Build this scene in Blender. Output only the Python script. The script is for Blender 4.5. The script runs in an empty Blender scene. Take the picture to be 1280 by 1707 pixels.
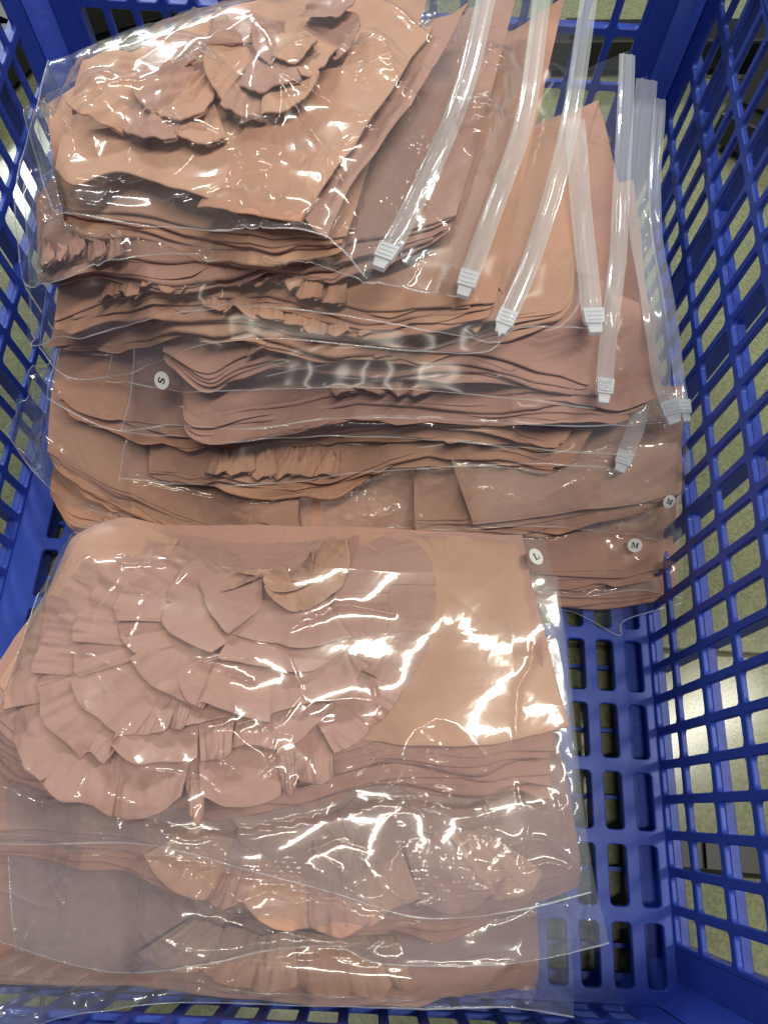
import bpy, math, random
import numpy as np
from mathutils import Matrix, Vector

# ------------------------------------------------------------------ camera, world, lamps
scene = bpy.context.scene
col = scene.collection
FPX = 1233.0
CAM_H = 0.50
NAD = (612.0, 1355.0)                    # where the plumb line through the lens meets the picture
dn = np.array([(NAD[0] - 640) / FPX, -(NAD[1] - 853.5) / FPX, -1.0]); dn /= np.linalg.norm(dn)
Uc = -dn
Yc = np.array([0, 0, -1.0]); Yc -= Uc * Yc.dot(Uc); Yc /= np.linalg.norm(Yc)
Xc = np.cross(Yc, Uc)
R = np.array([Xc, Yc, Uc])               # camera -> world
cam_d = bpy.data.cameras.new('camera')
cam = bpy.data.objects.new('camera', cam_d); col.objects.link(cam); scene.camera = cam
cam_d.sensor_fit = 'HORIZONTAL'; cam_d.sensor_width = 36; cam_d.lens = 36 * FPX / 1280
cam_d.clip_start = 0.01; cam_d.clip_end = 50
M4 = Matrix([[*R[0], 0], [*R[1], 0], [*R[2], CAM_H], [0, 0, 0, 1]])
cam.matrix_world = M4

scene.view_settings.view_transform = 'Standard'
scene.view_settings.look = 'None'
scene.view_settings.exposure = 0.20
scene.view_settings.gamma = 1.0
scene.render.engine = 'CYCLES'
scene.cycles.transparent_max_bounces = 40
scene.cycles.max_bounces = 10
scene.cycles.diffuse_bounces = 3
scene.cycles.glossy_bounces = 4
scene.cycles.transmission_bounces = 6
scene.cycles.sample_clamp_indirect = 4.0
scene.cycles.caustics_reflective = False
scene.cycles.caustics_refractive = False

world = bpy.data.worlds.new('World'); scene.world = world; world.use_nodes = True
bg = world.node_tree.nodes['Background']
bg.inputs[0].default_value = (0.80, 0.92, 1.0, 1); bg.inputs[1].default_value = 0.11

def area(name, loc, target, sx, sy, power, color, turn=0):
    l = bpy.data.lights.new(name, 'AREA'); l.shape = 'RECTANGLE'; l.size = sx; l.size_y = sy
    l.energy = power; l.color = color
    o = bpy.data.objects.new(name, l); col.objects.link(o)
    d = Vector(target) - Vector(loc)
    o.matrix_world = Matrix.Translation(loc) @ Matrix.Rotation(math.radians(turn), 4, 'Z') @ d.to_track_quat('-Z', 'Y').to_matrix().to_4x4()
    return o
area('ceiling_tube_lamp', (0.56, 0.03, 2.2), (0.56, 0.03, 0), 1.9, 0.14, 36, (1.0, 0.95, 0.80), 29)
area('ceiling_tube_lamp_far', (-1.25, 2.7, 2.2), (-1.25, 2.7, 0), 1.25, 0.20, 84, (0.95, 1.0, 0.96))

# ------------------------------------------------------------------ helpers: points, noise
def W(px, py, z):
    """world point at height z that the lens sees at photo pixel (px, py)"""
    c = np.array([(px - 640) / FPX, -(py - 853.5) / FPX, -1.0])
    d = R @ c
    t = (z - CAM_H) / d[2]
    return np.array([0, 0, CAM_H]) + d * t

def zf(py):                               # height of the sloping near side of the back pile
    return 0.015 + (1000 - py) / 600 * 0.205

def pts(lst, z=None):
    out = []
    for q in lst:
        if len(q) == 3: out.append(W(*q))
        else:
            zz = zf(q[1]) if z is None else (z(q[0], q[1]) if callable(z) else z)
            out.append(W(q[0], q[1], zz))
    return np.array(out)

def resample(P, n, smooth=True):
    P = np.asarray(P, float)
    if smooth and len(P) > 2:
        Q = [P[0]]
        ext = np.vstack([2 * P[0] - P[1], P, 2 * P[-1] - P[-2]])
        for i in range(1, len(ext) - 2):
            p0, p1, p2, p3 = ext[i - 1:i + 3]
            for t in np.linspace(0, 1, 9)[1:]:
                Q.append(0.5 * ((2 * p1) + (-p0 + p2) * t + (2 * p0 - 5 * p1 + 4 * p2 - p3) * t * t + (-p0 + 3 * p1 - 3 * p2 + p3) * t ** 3))
        P = np.array(Q)
    s = np.concatenate([[0], np.cumsum(np.linalg.norm(np.diff(P, axis=0), axis=1))])
    t = np.linspace(0, s[-1], n)
    return np.stack([np.interp(t, s, P[:, k]) for k in range(P.shape[1])], 1)

def hash2(ix, iy, seed):
    h = (ix.astype(np.int64) * 374761393 + iy.astype(np.int64) * 668265263 + seed * 2147483647 * 3 + 12345) & 0xFFFFFFFF
    h = ((h ^ (h >> 13)) * 1274126177) & 0xFFFFFFFF
    h = (h ^ (h >> 16)) & 0xFFFFFFFF
    h = (h * 2246822519) & 0xFFFFFFFF
    return ((h ^ (h >> 15)) & 0xFFFFFF) / float(0xFFFFFF)

def vnoise(x, y, seed=0):
    x = np.asarray(x, float); y = np.asarray(y, float)
    ix = np.floor(x); iy = np.floor(y); fx = x - ix; fy = y - iy
    fx = fx * fx * fx * (fx * (fx * 6 - 15) + 10); fy = fy * fy * fy * (fy * (fy * 6 - 15) + 10)
    a = hash2(ix, iy, seed); b = hash2(ix + 1, iy, seed); c = hash2(ix, iy + 1, seed); d = hash2(ix + 1, iy + 1, seed)
    return (a + (b - a) * fx + (c - a) * fy + (a - b - c + d) * fx * fy) * 2 - 1

def fbm(x, y, seed=0, oct=3):
    s = 0; a = 1; 
    for k in range(oct):
        s = s + a * vnoise(x * 2 ** k + 17.3 * k, y * 2 ** k - 9.1 * k, seed + k * 7); a *= 0.5
    return s

def kink(u, n, seed):
    rng = random.Random(seed * 13 + 5); k = [0.0]
    while k[-1] < 1: k.append(k[-1] + rng.uniform(0.35, 1.7) / n)
    y = [rng.uniform(-1, 1) for _ in k]
    r = np.interp(u, k, y)
    return np.convolve(np.pad(r, 1, mode='edge'), [0.2, 0.6, 0.2], 'valid')

def worley(x, y, seed=0):
    ix = np.floor(x); iy = np.floor(y); f1 = np.full(x.shape, 9.0)
    for dx in (-1, 0, 1):
        for dy in (-1, 0, 1):
            cx = ix + dx; cy = iy + dy
            sx = cx + hash2(cx, cy, seed); sy = cy + hash2(cx, cy, seed + 51)
            f1 = np.minimum(f1, (x - sx) ** 2 + (y - sy) ** 2)
    return f1

def folds(x, y, seed, n=5, f0=14, f1=60, slope=0.12):
    """sharp straight creases: folded (triangle) waves in random directions"""
    rng = random.Random(seed); h = 0
    wx = x + 0.012 * fbm(x * 14, y * 14, seed, 2); wy = y + 0.012 * fbm(x * 14 + 5, y * 14 + 8, seed + 3, 2)
    for i in range(n):
        a = rng.uniform(0, math.pi); f = f0 * (f1 / f0) ** (i / max(1, n - 1))
        t = (wx * math.cos(a) + wy * math.sin(a)) * f + rng.random() * 9
        t = np.abs(t - np.floor(t) - 0.5) * 2
        m = np.clip(fbm(x * 9 + i * 4, y * 9, seed + 20 + i, 2) * 1.4 + 0.25, 0, 1)
        h = h + t * m * slope / (2 * f)
    return h

# ------------------------------------------------------------------ height field of what already lies in the crate
HX0, HY0, HR = -0.34, -0.16, 0.002
HN, HM = 340, 380
HF = np.full((HN, HM), 0.0)

def hf_add(P):
    P = np.asarray(P)
    A = P
    for _ in range(2 if max(np.linalg.norm(P[1:] - P[:-1], axis=2).max(), np.linalg.norm(P[:, 1:] - P[:, :-1], axis=2).max()) > 0.0022 else 0):
        B = np.empty((A.shape[0] * 2 - 1, A.shape[1], 3)); B[::2] = A; B[1::2] = (A[1:] + A[:-1]) / 2
        C = np.empty((B.shape[0], B.shape[1] * 2 - 1, 3)); C[:, ::2] = B; C[:, 1::2] = (B[:, 1:] + B[:, :-1]) / 2
        A = C
    i = np.clip(((A[..., 0] - HX0) / HR).round().astype(int), 0, HN - 1).ravel()
    j = np.clip(((A[..., 1] - HY0) / HR).round().astype(int), 0, HM - 1).ravel()
    np.maximum.at(HF, (i, j), A[..., 2].ravel())

def hf_get(X, Y):
    D = HF.copy()
    for a, b in ((1, 0), (-1, 0), (0, 1), (0, -1)):
        D = np.maximum(D, np.roll(HF, (a, b), (0, 1)))
    for a, b in ((1, 1), (-1, 1), (1, -1), (-1, -1)):
        D = np.maximum(D, np.roll(HF, (a, b), (0, 1)))
    D = blur(blur(D))
    fx = np.clip((X - HX0) / HR, 0, HN - 1.001); fy = np.clip((Y - HY0) / HR, 0, HM - 1.001)
    i = fx.astype(int); j = fy.astype(int); u = fx - i; v = fy - j
    return D[i, j] * (1 - u) * (1 - v) + D[i + 1, j] * u * (1 - v) + D[i, j + 1] * (1 - u) * v + D[i + 1, j + 1] * u * v

def blur(L):
    Q = np.pad(L, 1, mode='edge')
    return (Q[1:-1, 1:-1] * 2 + Q[2:, 1:-1] + Q[:-2, 1:-1] + Q[1:-1, 2:] + Q[1:-1, :-2]) / 6

def drape(P, gap, it=10, decay=0.993):
    need = hf_get(P[..., 0], P[..., 1]) + gap - P[..., 2]
    need = np.maximum(need, 0); L = need.copy()
    if it > 20:                          # taut sheet: relax on a coarse copy first
        q = 4; a_, b_ = L.shape; pa, pb = (-a_) % q, (-b_) % q
        N_ = np.pad(need, ((0, pa), (0, pb)), mode='edge')
        Nc = N_.reshape(N_.shape[0] // q, q, N_.shape[1] // q, q).max((1, 3)); Lc = Nc.copy()
        for _ in range(it * 2): Lc = np.maximum(Nc, blur(Lc) * 0.997)
        for _ in range(int(it * 0.16)): Lc = blur(Lc)
        ii = np.clip((np.arange(a_) - (q - 1) / 2) / q, 0, Lc.shape[0] - 1.001); jj = np.clip((np.arange(b_) - (q - 1) / 2) / q, 0, Lc.shape[1] - 1.001)
        i0 = ii.astype(int); j0 = jj.astype(int); fi = (ii - i0)[:, None]; fj = (jj - j0)[None]
        U = Lc[i0][:, j0] * (1 - fi) * (1 - fj) + Lc[i0 + 1][:, j0] * fi * (1 - fj) + Lc[i0][:, j0 + 1] * (1 - fi) * fj + Lc[i0 + 1][:, j0 + 1] * fi * fj
        L = U
        for _ in range(26): L = blur(L)
        L = L + 0.0008 + it * 6e-6
        for _ in range(4): L = blur(np.maximum(need, L))
    else:
        for _ in range(it): L = np.maximum(need, blur(L) * decay)
    L = blur(L)
    nu_, nv_ = L.shape
    b = np.minimum(np.minimum(np.arange(nu_)[:, None], nu_ - 1 - np.arange(nu_)[:, None]) / (0.10 * nu_), np.minimum(np.arange(nv_)[None], nv_ - 1 - np.arange(nv_)[None]) / (0.12 * nv_))
    b = np.clip(b, 0, 1) ** 0.7
    L = L * b + blur(np.minimum(need, 0.006)) * (1 - b)
    P = P.copy(); P[..., 2] += np.maximum(L, 0)
    return P

def Wv(A):
    c = np.stack([(A[:, 0] - 640) / FPX, -(A[:, 1] - 853.5) / FPX, -np.ones(len(A))], 1) @ R.T
    t = (A[:, 2] - CAM_H) / c[:, 2]
    return np.array([0, 0, CAM_H]) + c * t[:, None]

def fit(lst, n, gap, z=None):
    """traced outline -> world curve that rests on what already lies in the crate"""
    A = np.array([(q[0], q[1], q[2] if len(q) == 3 else (zf(q[1]) if z is None else z)) for q in lst], float)
    A = resample(A, n); z0 = A[:, 2].copy()
    for _ in range(5):
        P = Wv(A); h = hf_get(P[:, 0], P[:, 1]) + gap
        zz = np.maximum(z0, h)
        for _ in range(2): zz = np.maximum(np.convolve(np.pad(zz, 3, mode='edge'), np.ones(7) / 7, 'valid'), z0)
        A[:, 2] = zz
    return Wv(A)

SURF = [None]
def surf_z(L_):
    """height of the last laid film above or below the points L_"""
    S = SURF[0][::2, ::2].reshape(-1, 3); out = []
    for p in L_:
        k = np.argmin((S[:, 0] - p[0]) ** 2 + (S[:, 1] - p[1]) ** 2); out.append(S[k, 2] if (S[k, 0] - p[0]) ** 2 + (S[k, 1] - p[1]) ** 2 < 0.008 ** 2 else -1)
    return np.array(out)
OPS = []                                  # what lies in the crate, bottom to top, so that films never poke through what rests on them
def cf_add(CF, P, th):
    A = np.asarray(P)
    B = np.empty((A.shape[0] * 2 - 1, A.shape[1], 3)); B[::2] = A; B[1::2] = (A[1:] + A[:-1]) / 2
    C = np.empty((B.shape[0], B.shape[1] * 2 - 1, 3)); C[:, ::2] = B; C[:, 1::2] = (B[:, 1:] + B[:, :-1]) / 2
    i = np.clip(((C[..., 0] - HX0) / HR).round().astype(int), 0, HN - 1).ravel()
    j = np.clip(((C[..., 1] - HY0) / HR).round().astype(int), 0, HM - 1).ravel()
    np.minimum.at(CF, (i, j), C[..., 2].ravel() - th)
def cf_get(CF, X, Y):
    i = np.clip(((X - HX0) / HR).round().astype(int), 0, HN - 1); j = np.clip(((Y - HY0) / HR).round().astype(int), 0, HM - 1)
    return CF[i, j]

# ------------------------------------------------------------------ helpers: meshes, objects
def mesh_obj(name, V, F, mat, parent=None, smooth=True, uv=None):
    me = bpy.data.meshes.new(name)
    me.from_pydata([tuple(map(float, v)) for v in V], [], F)
    if smooth: me.polygons.foreach_set('use_smooth', [True] * len(me.polygons))
    me.materials.append(mat)
    me.update()
    o = bpy.data.objects.new(name, me); col.objects.link(o)
    if parent is not None: o.parent = parent
    return o

def grid_faces(nu, nv, off=0):
    i = np.arange(nu - 1)[:, None]; j = np.arange(nv - 1)[None, :]
    a = i * nv + j + off
    return np.stack([a, a + nv, a + nv + 1, a + 1], -1).reshape(-1, 4).tolist()

def grid_obj(name, P, mat, parent=None):
    nu, nv = P.shape[:2]
    a_ = P[-1, 0] - P[0, 0]; b_ = P[0, -1] - P[0, 0]
    if a_[0] * b_[1] - a_[1] * b_[0] < 0: P = P[::-1]; nu, nv = P.shape[:2]
    return mesh_obj(name, P.reshape(-1, 3), grid_faces(nu, nv), mat, parent)

def thing(name, label, cat, group=None, loc=(0, 0, 0)):
    o = bpy.data.objects.new(name, None); col.objects.link(o); o.location = loc
    o.empty_display_size = 0.02
    o['label'] = label; o['category'] = cat
    if group: o['group'] = group
    return o

class MB:
    def __init__(s): s.V = []; s.F = []
    def add(s, V, F):
        n = len(s.V); s.V += [tuple(v) for v in V]; s.F += [tuple(i + n for i in f) for f in F]
    def box(s, a, b):
        x0, y0, z0 = a; x1, y1, z1 = b
        s.add([(x0, y0, z0), (x1, y0, z0), (x1, y1, z0), (x0, y1, z0), (x0, y0, z1), (x1, y0, z1), (x1, y1, z1), (x0, y1, z1)],
              [(0, 3, 2, 1), (4, 5, 6, 7), (0, 1, 5, 4), (1, 2, 6, 5), (2, 3, 7, 6), (3, 0, 4, 7)])
    def build(s, name, mat, parent=None, smooth=False):
        return mesh_obj(name, s.V, s.F, mat, parent, smooth)

# ------------------------------------------------------------------ materials
def new_mat(name):
    m = bpy.data.materials.new(name); m.use_nodes = True
    nt = m.node_tree
    return m, nt, nt.nodes['Principled BSDF'], nt.nodes['Material Output']
def node(nt, t, **kw):
    n = nt.nodes.new(t)
    for k, v in kw.items(): setattr(n, k, v)
    return n
def geo_pos(nt):
    return node(nt, 'ShaderNodeTexCoord').outputs['Object']

def fabric_mat(name, c, pink):
    m, nt, b, out = new_mat(name)
    L = nt.links.new; co = geo_pos(nt)
    n1 = node(nt, 'ShaderNodeTexNoise'); n1.inputs['Scale'].default_value = 9; n1.inputs['Detail'].default_value = 3
    L(co, n1.inputs['Vector'])
    mx = node(nt, 'ShaderNodeMix', data_type='RGBA')
    mx.inputs['A'].default_value = (*c, 1); mx.inputs['B'].default_value = (*pink, 1)
    L(n1.outputs['Fac'], mx.inputs['Factor'])
    # thread: two crossed fine waves
    wv = []
    for d in ('X', 'Y'):
        w = node(nt, 'ShaderNodeTexWave', bands_direction=d); w.inputs['Scale'].default_value = 700
        w.inputs['Distortion'].default_value = 1.5; w.inputs['Detail'].default_value = 1
        L(co, w.inputs['Vector']); wv.append(w)
    ad = node(nt, 'ShaderNodeMath', operation='ADD'); L(wv[0].outputs['Fac'], ad.inputs[0]); L(wv[1].outputs['Fac'], ad.inputs[1])
    b1 = node(nt, 'ShaderNodeBump'); b1.inputs['Strength'].default_value = 0.10; b1.inputs['Distance'].default_value = 0.0003
    L(ad.outputs[0], b1.inputs['Height'])
    n2 = node(nt, 'ShaderNodeTexNoise'); n2.inputs['Scale'].default_value = 38; n2.inputs['Detail'].default_value = 5; n2.inputs['Distortion'].default_value = 1.2
    L(co, n2.inputs['Vector'])
    b2 = node(nt, 'ShaderNodeBump'); b2.inputs['Strength'].default_value = 1.0; b2.inputs['Distance'].default_value = 0.0022
    L(n2.outputs['Fac'], b2.inputs['Height']); L(b1.outputs['Normal'], b2.inputs['Normal'])
    n3 = node(nt, 'ShaderNodeTexNoise'); n3.inputs['Scale'].default_value = 130; n3.inputs['Detail'].default_value = 4; n3.inputs['Distortion'].default_value = 0.8
    mp = node(nt, 'ShaderNodeMapping'); mp.inputs['Scale'].default_value = (1.0, 0.35, 1.0); mp.inputs['Rotation'].default_value = (0, 0, 0.5); L(co, mp.inputs['Vector']); L(mp.outputs[0], n3.inputs['Vector'])
    b3 = node(nt, 'ShaderNodeBump'); b3.inputs['Strength'].default_value = 0.45; b3.inputs['Distance'].default_value = 0.0009
    L(n3.outputs['Fac'], b3.inputs['Height']); L(b2.outputs['Normal'], b3.inputs['Normal']); L(b3.outputs['Normal'], b.inputs['Normal'])
    L(mx.outputs['Result'], b.inputs['Base Color'])
    b.inputs['Roughness'].default_value = 0.85
    b.inputs['Sheen Weight'].default_value = 0.12; b.inputs['Sheen Roughness'].default_value = 0.4
    b.inputs['Specular IOR Level'].default_value = 0.12
    return m
FAB = [fabric_mat('peach_cotton', (0.66, 0.395, 0.28), (0.61, 0.345, 0.255)),
       fabric_mat('peach_cotton_warm', (0.60, 0.335, 0.235), (0.52, 0.28, 0.20)),
       fabric_mat('peach_cotton_pink', (0.57, 0.335, 0.275), (0.50, 0.285, 0.235))]

def film_mat(name, haze, gloss=1.0, bump=0.035, scale=55, tint=(1, 1, 1), vor=0.60, rough=0.085):
    """thin clear poly film: mostly lets light through, mirrors at grazing angles, slightly milky"""
    m = bpy.data.materials.new(name); m.use_nodes = True
    nt = m.node_tree; nt.nodes.clear(); L = nt.links.new
    out = node(nt, 'ShaderNodeOutputMaterial'); co = geo_pos(nt)
    n1 = node(nt, 'ShaderNodeTexNoise'); n1.inputs['Scale'].default_value = scale; n1.inputs['Detail'].default_value = 2
    n1.inputs['Distortion'].default_value = 2.5; n1.inputs['Roughness'].default_value = 0.45
    L(co, n1.inputs['Vector'])
    vo = node(nt, 'ShaderNodeTexNoise'); vo.inputs['Scale'].default_value = 48; vo.inputs['Detail'].default_value = 2.5; vo.inputs['Distortion'].default_value = 0.8
    L(co, vo.inputs['Vector'])
    sb = node(nt, 'ShaderNodeMath', operation='SUBTRACT'); sb.inputs[1].default_value = 0.5; L(vo.outputs['Fac'], sb.inputs[0])
    pw = node(nt, 'ShaderNodeMath', operation='ABSOLUTE'); L(sb.outputs[0], pw.inputs[0])
    ms = node(nt, 'ShaderNodeTexNoise'); ms.inputs['Scale'].default_value = 11; L(co, ms.inputs['Vector'])
    mr = node(nt, 'ShaderNodeMapRange'); mr.inputs['From Min'].default_value = 0.62; mr.inputs['From Max'].default_value = 0.84
    at = node(nt, 'ShaderNodeAttribute'); at.attribute_name = 'crumple'
    ma = node(nt, 'ShaderNodeMath', operation='MULTIPLY_ADD'); ma.inputs[1].default_value = 0.34; L(at.outputs['Fac'], ma.inputs[0]); L(ms.outputs['Fac'], ma.inputs[2])
    L(ma.outputs[0], mr.inputs['Value'])
    pm = node(nt, 'ShaderNodeMath', operation='MULTIPLY'); L(pw.outputs[0], pm.inputs[0]); L(mr.outputs[0], pm.inputs[1])
    b1 = node(nt, 'ShaderNodeBump'); b1.inputs['Strength'].default_value = vor; b1.inputs['Distance'].default_value = 0.006
    L(pm.outputs[0], b1.inputs['Height'])
    b2 = node(nt, 'ShaderNodeBump'); b2.inputs['Strength'].default_value = bump; b2.inputs['Distance'].default_value = 0.003
    L(n1.outputs['Fac'], b2.inputs['Height']); L(b1.outputs['Normal'], b2.inputs['Normal'])
    N = b2.outputs['Normal']
    tr = node(nt, 'ShaderNodeBsdfTransparent'); tr.inputs[0].default_value = (*[0.985 * t for t in tint], 1)
    df = node(nt, 'ShaderNodeBsdfDiffuse'); df.inputs[0].default_value = (0.86, 0.90, 0.97, 1); L(N, df.inputs['Normal'])
    m1 = node(nt, 'ShaderNodeMixShader'); m1.inputs[0].default_value = haze
    L(tr.outputs[0], m1.inputs[1]); L(df.outputs[0], m1.inputs[2])
    gl = node(nt, 'ShaderNodeBsdfGlossy'); gl.inputs['Color'].default_value = (1, 1, 1, 1); gl.inputs['Roughness'].default_value = rough
    L(N, gl.inputs['Normal'])
    g2 = node(nt, 'ShaderNodeBsdfGlossy'); g2.inputs['Color'].default_value = (1, 1, 1, 1); g2.inputs['Roughness'].default_value = 0.28
    L(N, g2.inputs['Normal'])
    gm = node(nt, 'ShaderNodeMixShader'); gm.inputs[0].default_value = 0.24; L(gl.outputs[0], gm.inputs[1]); L(g2.outputs[0], gm.inputs[2])
    fr = node(nt, 'ShaderNodeLayerWeight'); fr.inputs['Blend'].default_value = 0.5; L(N, fr.inputs['Normal'])
    p5 = node(nt, 'ShaderNodeMath', operation='POWER'); p5.inputs[1].default_value = 4.0; L(fr.outputs['Facing'], p5.inputs[0])
    fm = node(nt, 'ShaderNodeMath', operation='MULTIPLY_ADD', use_clamp=True); fm.inputs[1].default_value = 0.8 * gloss; fm.inputs[2].default_value = 0.065 * gloss; L(p5.outputs[0], fm.inputs[0])
    mn = node(nt, 'ShaderNodeMath', operation='MINIMUM'); mn.inputs[1].default_value = 0.55; L(fm.outputs[0], mn.inputs[0])
    m2 = node(nt, 'ShaderNodeMixShader'); L(mn.outputs[0], m2.inputs[0]); L(m1.outputs[0], m2.inputs[1]); L(gm.outputs[0], m2.inputs[2])
    L(m2.outputs[0], out.inputs['Surface'])
    return m
FILM = film_mat('clear_poly_film', 0.045)
FILM_REAR = film_mat('clear_poly_film_soft', 0.03, 0.38, bump=0.02, vor=0.05, rough=0.27)
FILM_BACK = film_mat('clear_poly_film_back', 0.02, 0.8)
FILM_CLEAR = film_mat('clear_poly_film_new', 0.042, 1.0)
FILM_LOW = film_mat('clear_poly_film_milky', 0.10, 1.1)
SEAM = film_mat('heat_sealed_seam', 0.35, 1.3)
ZIP = film_mat('zip_track_plastic', 0.31, 0.9, 0.03, 60, vor=0.12)

def simple(name, c, rough=0.4, spec=0.5, bump=0, scale=60, sss=0):
    m, nt, b, out = new_mat(name)
    b.inputs['Base Color'].default_value = (*c, 1); b.inputs['Roughness'].default_value = rough
    b.inputs['Specular IOR Level'].default_value = spec
    L = nt.links.new
    n = node(nt, 'ShaderNodeTexNoise'); n.inputs['Scale'].default_value = scale; n.inputs['Detail'].default_value = 4
    L(geo_pos(nt), n.inputs['Vector'])
    mx = node(nt, 'ShaderNodeMix', data_type='RGBA'); mx.inputs['A'].default_value = (*[x * 0.86 for x in c], 1); mx.inputs['B'].default_value = (*[min(1, x * 1.1) for x in c], 1)
    L(n.outputs['Fac'], mx.inputs['Factor']); L(mx.outputs['Result'], b.inputs['Base Color'])
    if bump:
        bp = node(nt, 'ShaderNodeBump'); bp.inputs['Strength'].default_value = bump; bp.inputs['Distance'].default_value = 0.001
        L(n.outputs['Fac'], bp.inputs['Height']); L(bp.outputs['Normal'], b.inputs['Normal'])
    return m
BLUE = simple('blue_polypropylene', (0.036, 0.080, 0.49), 0.42, 0.45, 0.25, 90)
def wear(m):
    nt = m.node_tree; L = nt.links.new; b = nt.nodes['Principled BSDF']; src = b.inputs['Base Color'].links[0].from_socket; co = geo_pos(nt)
    mp = node(nt, 'ShaderNodeMapping'); mp.inputs['Scale'].default_value = (1, 1, 6); mp.inputs['Rotation'].default_value = (0.3, 0.9, 0.4); L(co, mp.inputs['Vector'])
    n = node(nt, 'ShaderNodeTexNoise'); n.inputs['Scale'].default_value = 70; n.inputs['Detail'].default_value = 8; n.inputs['Roughness'].default_value = 0.7; L(mp.outputs[0], n.inputs['Vector'])
    r = node(nt, 'ShaderNodeMapRange'); r.inputs['From Min'].default_value = 0.56; r.inputs['From Max'].default_value = 0.74; r.inputs['To Max'].default_value = 0.42; L(n.outputs['Fac'], r.inputs['Value'])
    mx = node(nt, 'ShaderNodeMix', data_type='RGBA'); mx.inputs['B'].default_value = (0.16, 0.21, 0.42, 1); L(src, mx.inputs['A']); L(r.outputs[0], mx.inputs['Factor']); L(mx.outputs['Result'], b.inputs['Base Color'])
    r2 = node(nt, 'ShaderNodeMapRange'); r2.inputs['To Min'].default_value = 0.30; r2.inputs['To Max'].default_value = 0.60; L(n.outputs['Fac'], r2.inputs['Value']); L(r2.outputs[0], b.inputs['Roughness'])
wear(BLUE)
SLIDER = film_mat('white_slider_plastic', 0.55, 1.0, 0.02, 60, vor=0.0)
PAPER = simple('white_sticker_paper', (0.82, 0.82, 0.80), 0.5)
INK = simple('black_ink', (0.012, 0.012, 0.014), 0.5)
BLACK = simple('black_steel', (0.012, 0.013, 0.013), 0.45)
BRASS = simple('dull_yellow_edge', (0.30, 0.27, 0.12), 0.4)
def ground_mat():
    m, nt, b, out = new_mat('speckled_stone_tile'); L = nt.links.new; co = geo_pos(nt)
    vo = node(nt, 'ShaderNodeTexVoronoi'); vo.inputs['Scale'].default_value = 520; L(co, vo.inputs['Vector'])
    n = node(nt, 'ShaderNodeTexNoise'); n.inputs['Scale'].default_value = 6; n.inputs['Detail'].default_value = 6; L(co, n.inputs['Vector'])
    r = node(nt, 'ShaderNodeValToRGB'); r.color_ramp.elements[0].position = 0.1; r.color_ramp.elements[1].position = 0.75
    r.color_ramp.elements[0].color = (0.16, 0.175, 0.095, 1); r.color_ramp.elements[1].color = (0.27, 0.29, 0.17, 1)
    sp = node(nt, 'ShaderNodeSeparateColor'); L(vo.outputs['Color'], sp.inputs[0])
    mm = node(nt, 'ShaderNodeMix'); mm.inputs['Factor'].default_value = 0.45; L(sp.outputs[0], mm.inputs['A']); L(n.outputs['Fac'], mm.inputs['B'])
    L(mm.outputs['Result'], r.inputs['Fac']); L(r.outputs['Color'], b.inputs['Base Color'])
    b.inputs['Roughness'].default_value = 0.16
    bp = node(nt, 'ShaderNodeBump'); bp.inputs['Strength'].default_value = 0.35; bp.inputs['Distance'].default_value = 0.0012
    L(sp.outputs[0], bp.inputs['Height']); L(bp.outputs['Normal'], b.inputs['Normal'])
    return m
GROUND = ground_mat()

# ------------------------------------------------------------------ floor outside the crate
GZ = -0.03
def structure(o): o['kind'] = 'structure'; return o
# square tiles with thin recessed joints
gp = mesh_obj('ground', [(-3, -3, GZ - 0.004), (3, -3, GZ - 0.004), (3, 4, GZ - 0.004), (-3, 4, GZ - 0.004)], [(0, 1, 2, 3)], simple('grey_grout', (0.12, 0.12, 0.08), 0.8), smooth=False)
structure(gp)
tile_me = None
TS = 0.6
for ix in range(-3, 4):
    for iy in range(-2, 5):
        if tile_me is None:
            mb = MB(); h = TS / 2 - 0.0015
            mb.box((-h, -h, -0.006), (h, h, -0.0008))
            mb.add([(-h, -h, -0.0008), (h, -h, -0.0008), (h, h, -0.0008), (-h, h, -0.0008)] + [(s * (h - 0.001), t * (h - 0.001), 0) for s, t in ((-1, -1), (1, -1), (1, 1), (-1, 1))],
                   [(0, 1, 5, 4), (1, 2, 6, 5), (2, 3, 7, 6), (3, 0, 4, 7), (4, 5, 6, 7)])
            o = mb.build('floor_tile', GROUND, gp); tile_me = o.data
        else:
            o = bpy.data.objects.new('floor_tile', tile_me); col.objects.link(o); o.parent = gp
        o.location = (ix * TS + 0.11, iy * TS - 0.18, GZ)

# ------------------------------------------------------------------ crate
CX0, CX1, CY0, CY1, CH = -0.2600, 0.1865, -0.0950, 0.500, 0.275
crate = thing('plastic_crate', 'deep blue moulded plastic crate with open lattice walls holding all the packed clothes', 'crate')
PIT = 0.0208
ZB = [0.0, 0.037, 0.078, 0.119, 0.160, 0.201, 0.242]

def rr(w, h, r, n=4):
    """rounded rectangle outline and the matching points on the cell border"""
    a = []; 
    for cx, cy, s in ((1, 1, 0), (-1, 1, 1), (-1, -1, 2), (1, -1, 3)):
        for k in range(n + 1):
            t = math.pi / 2 * (s + k / n)
            a.append((cx * (w / 2 - r) + r * math.cos(t), cy * (h / 2 - r) + r * math.sin(t)))
    return a

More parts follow.
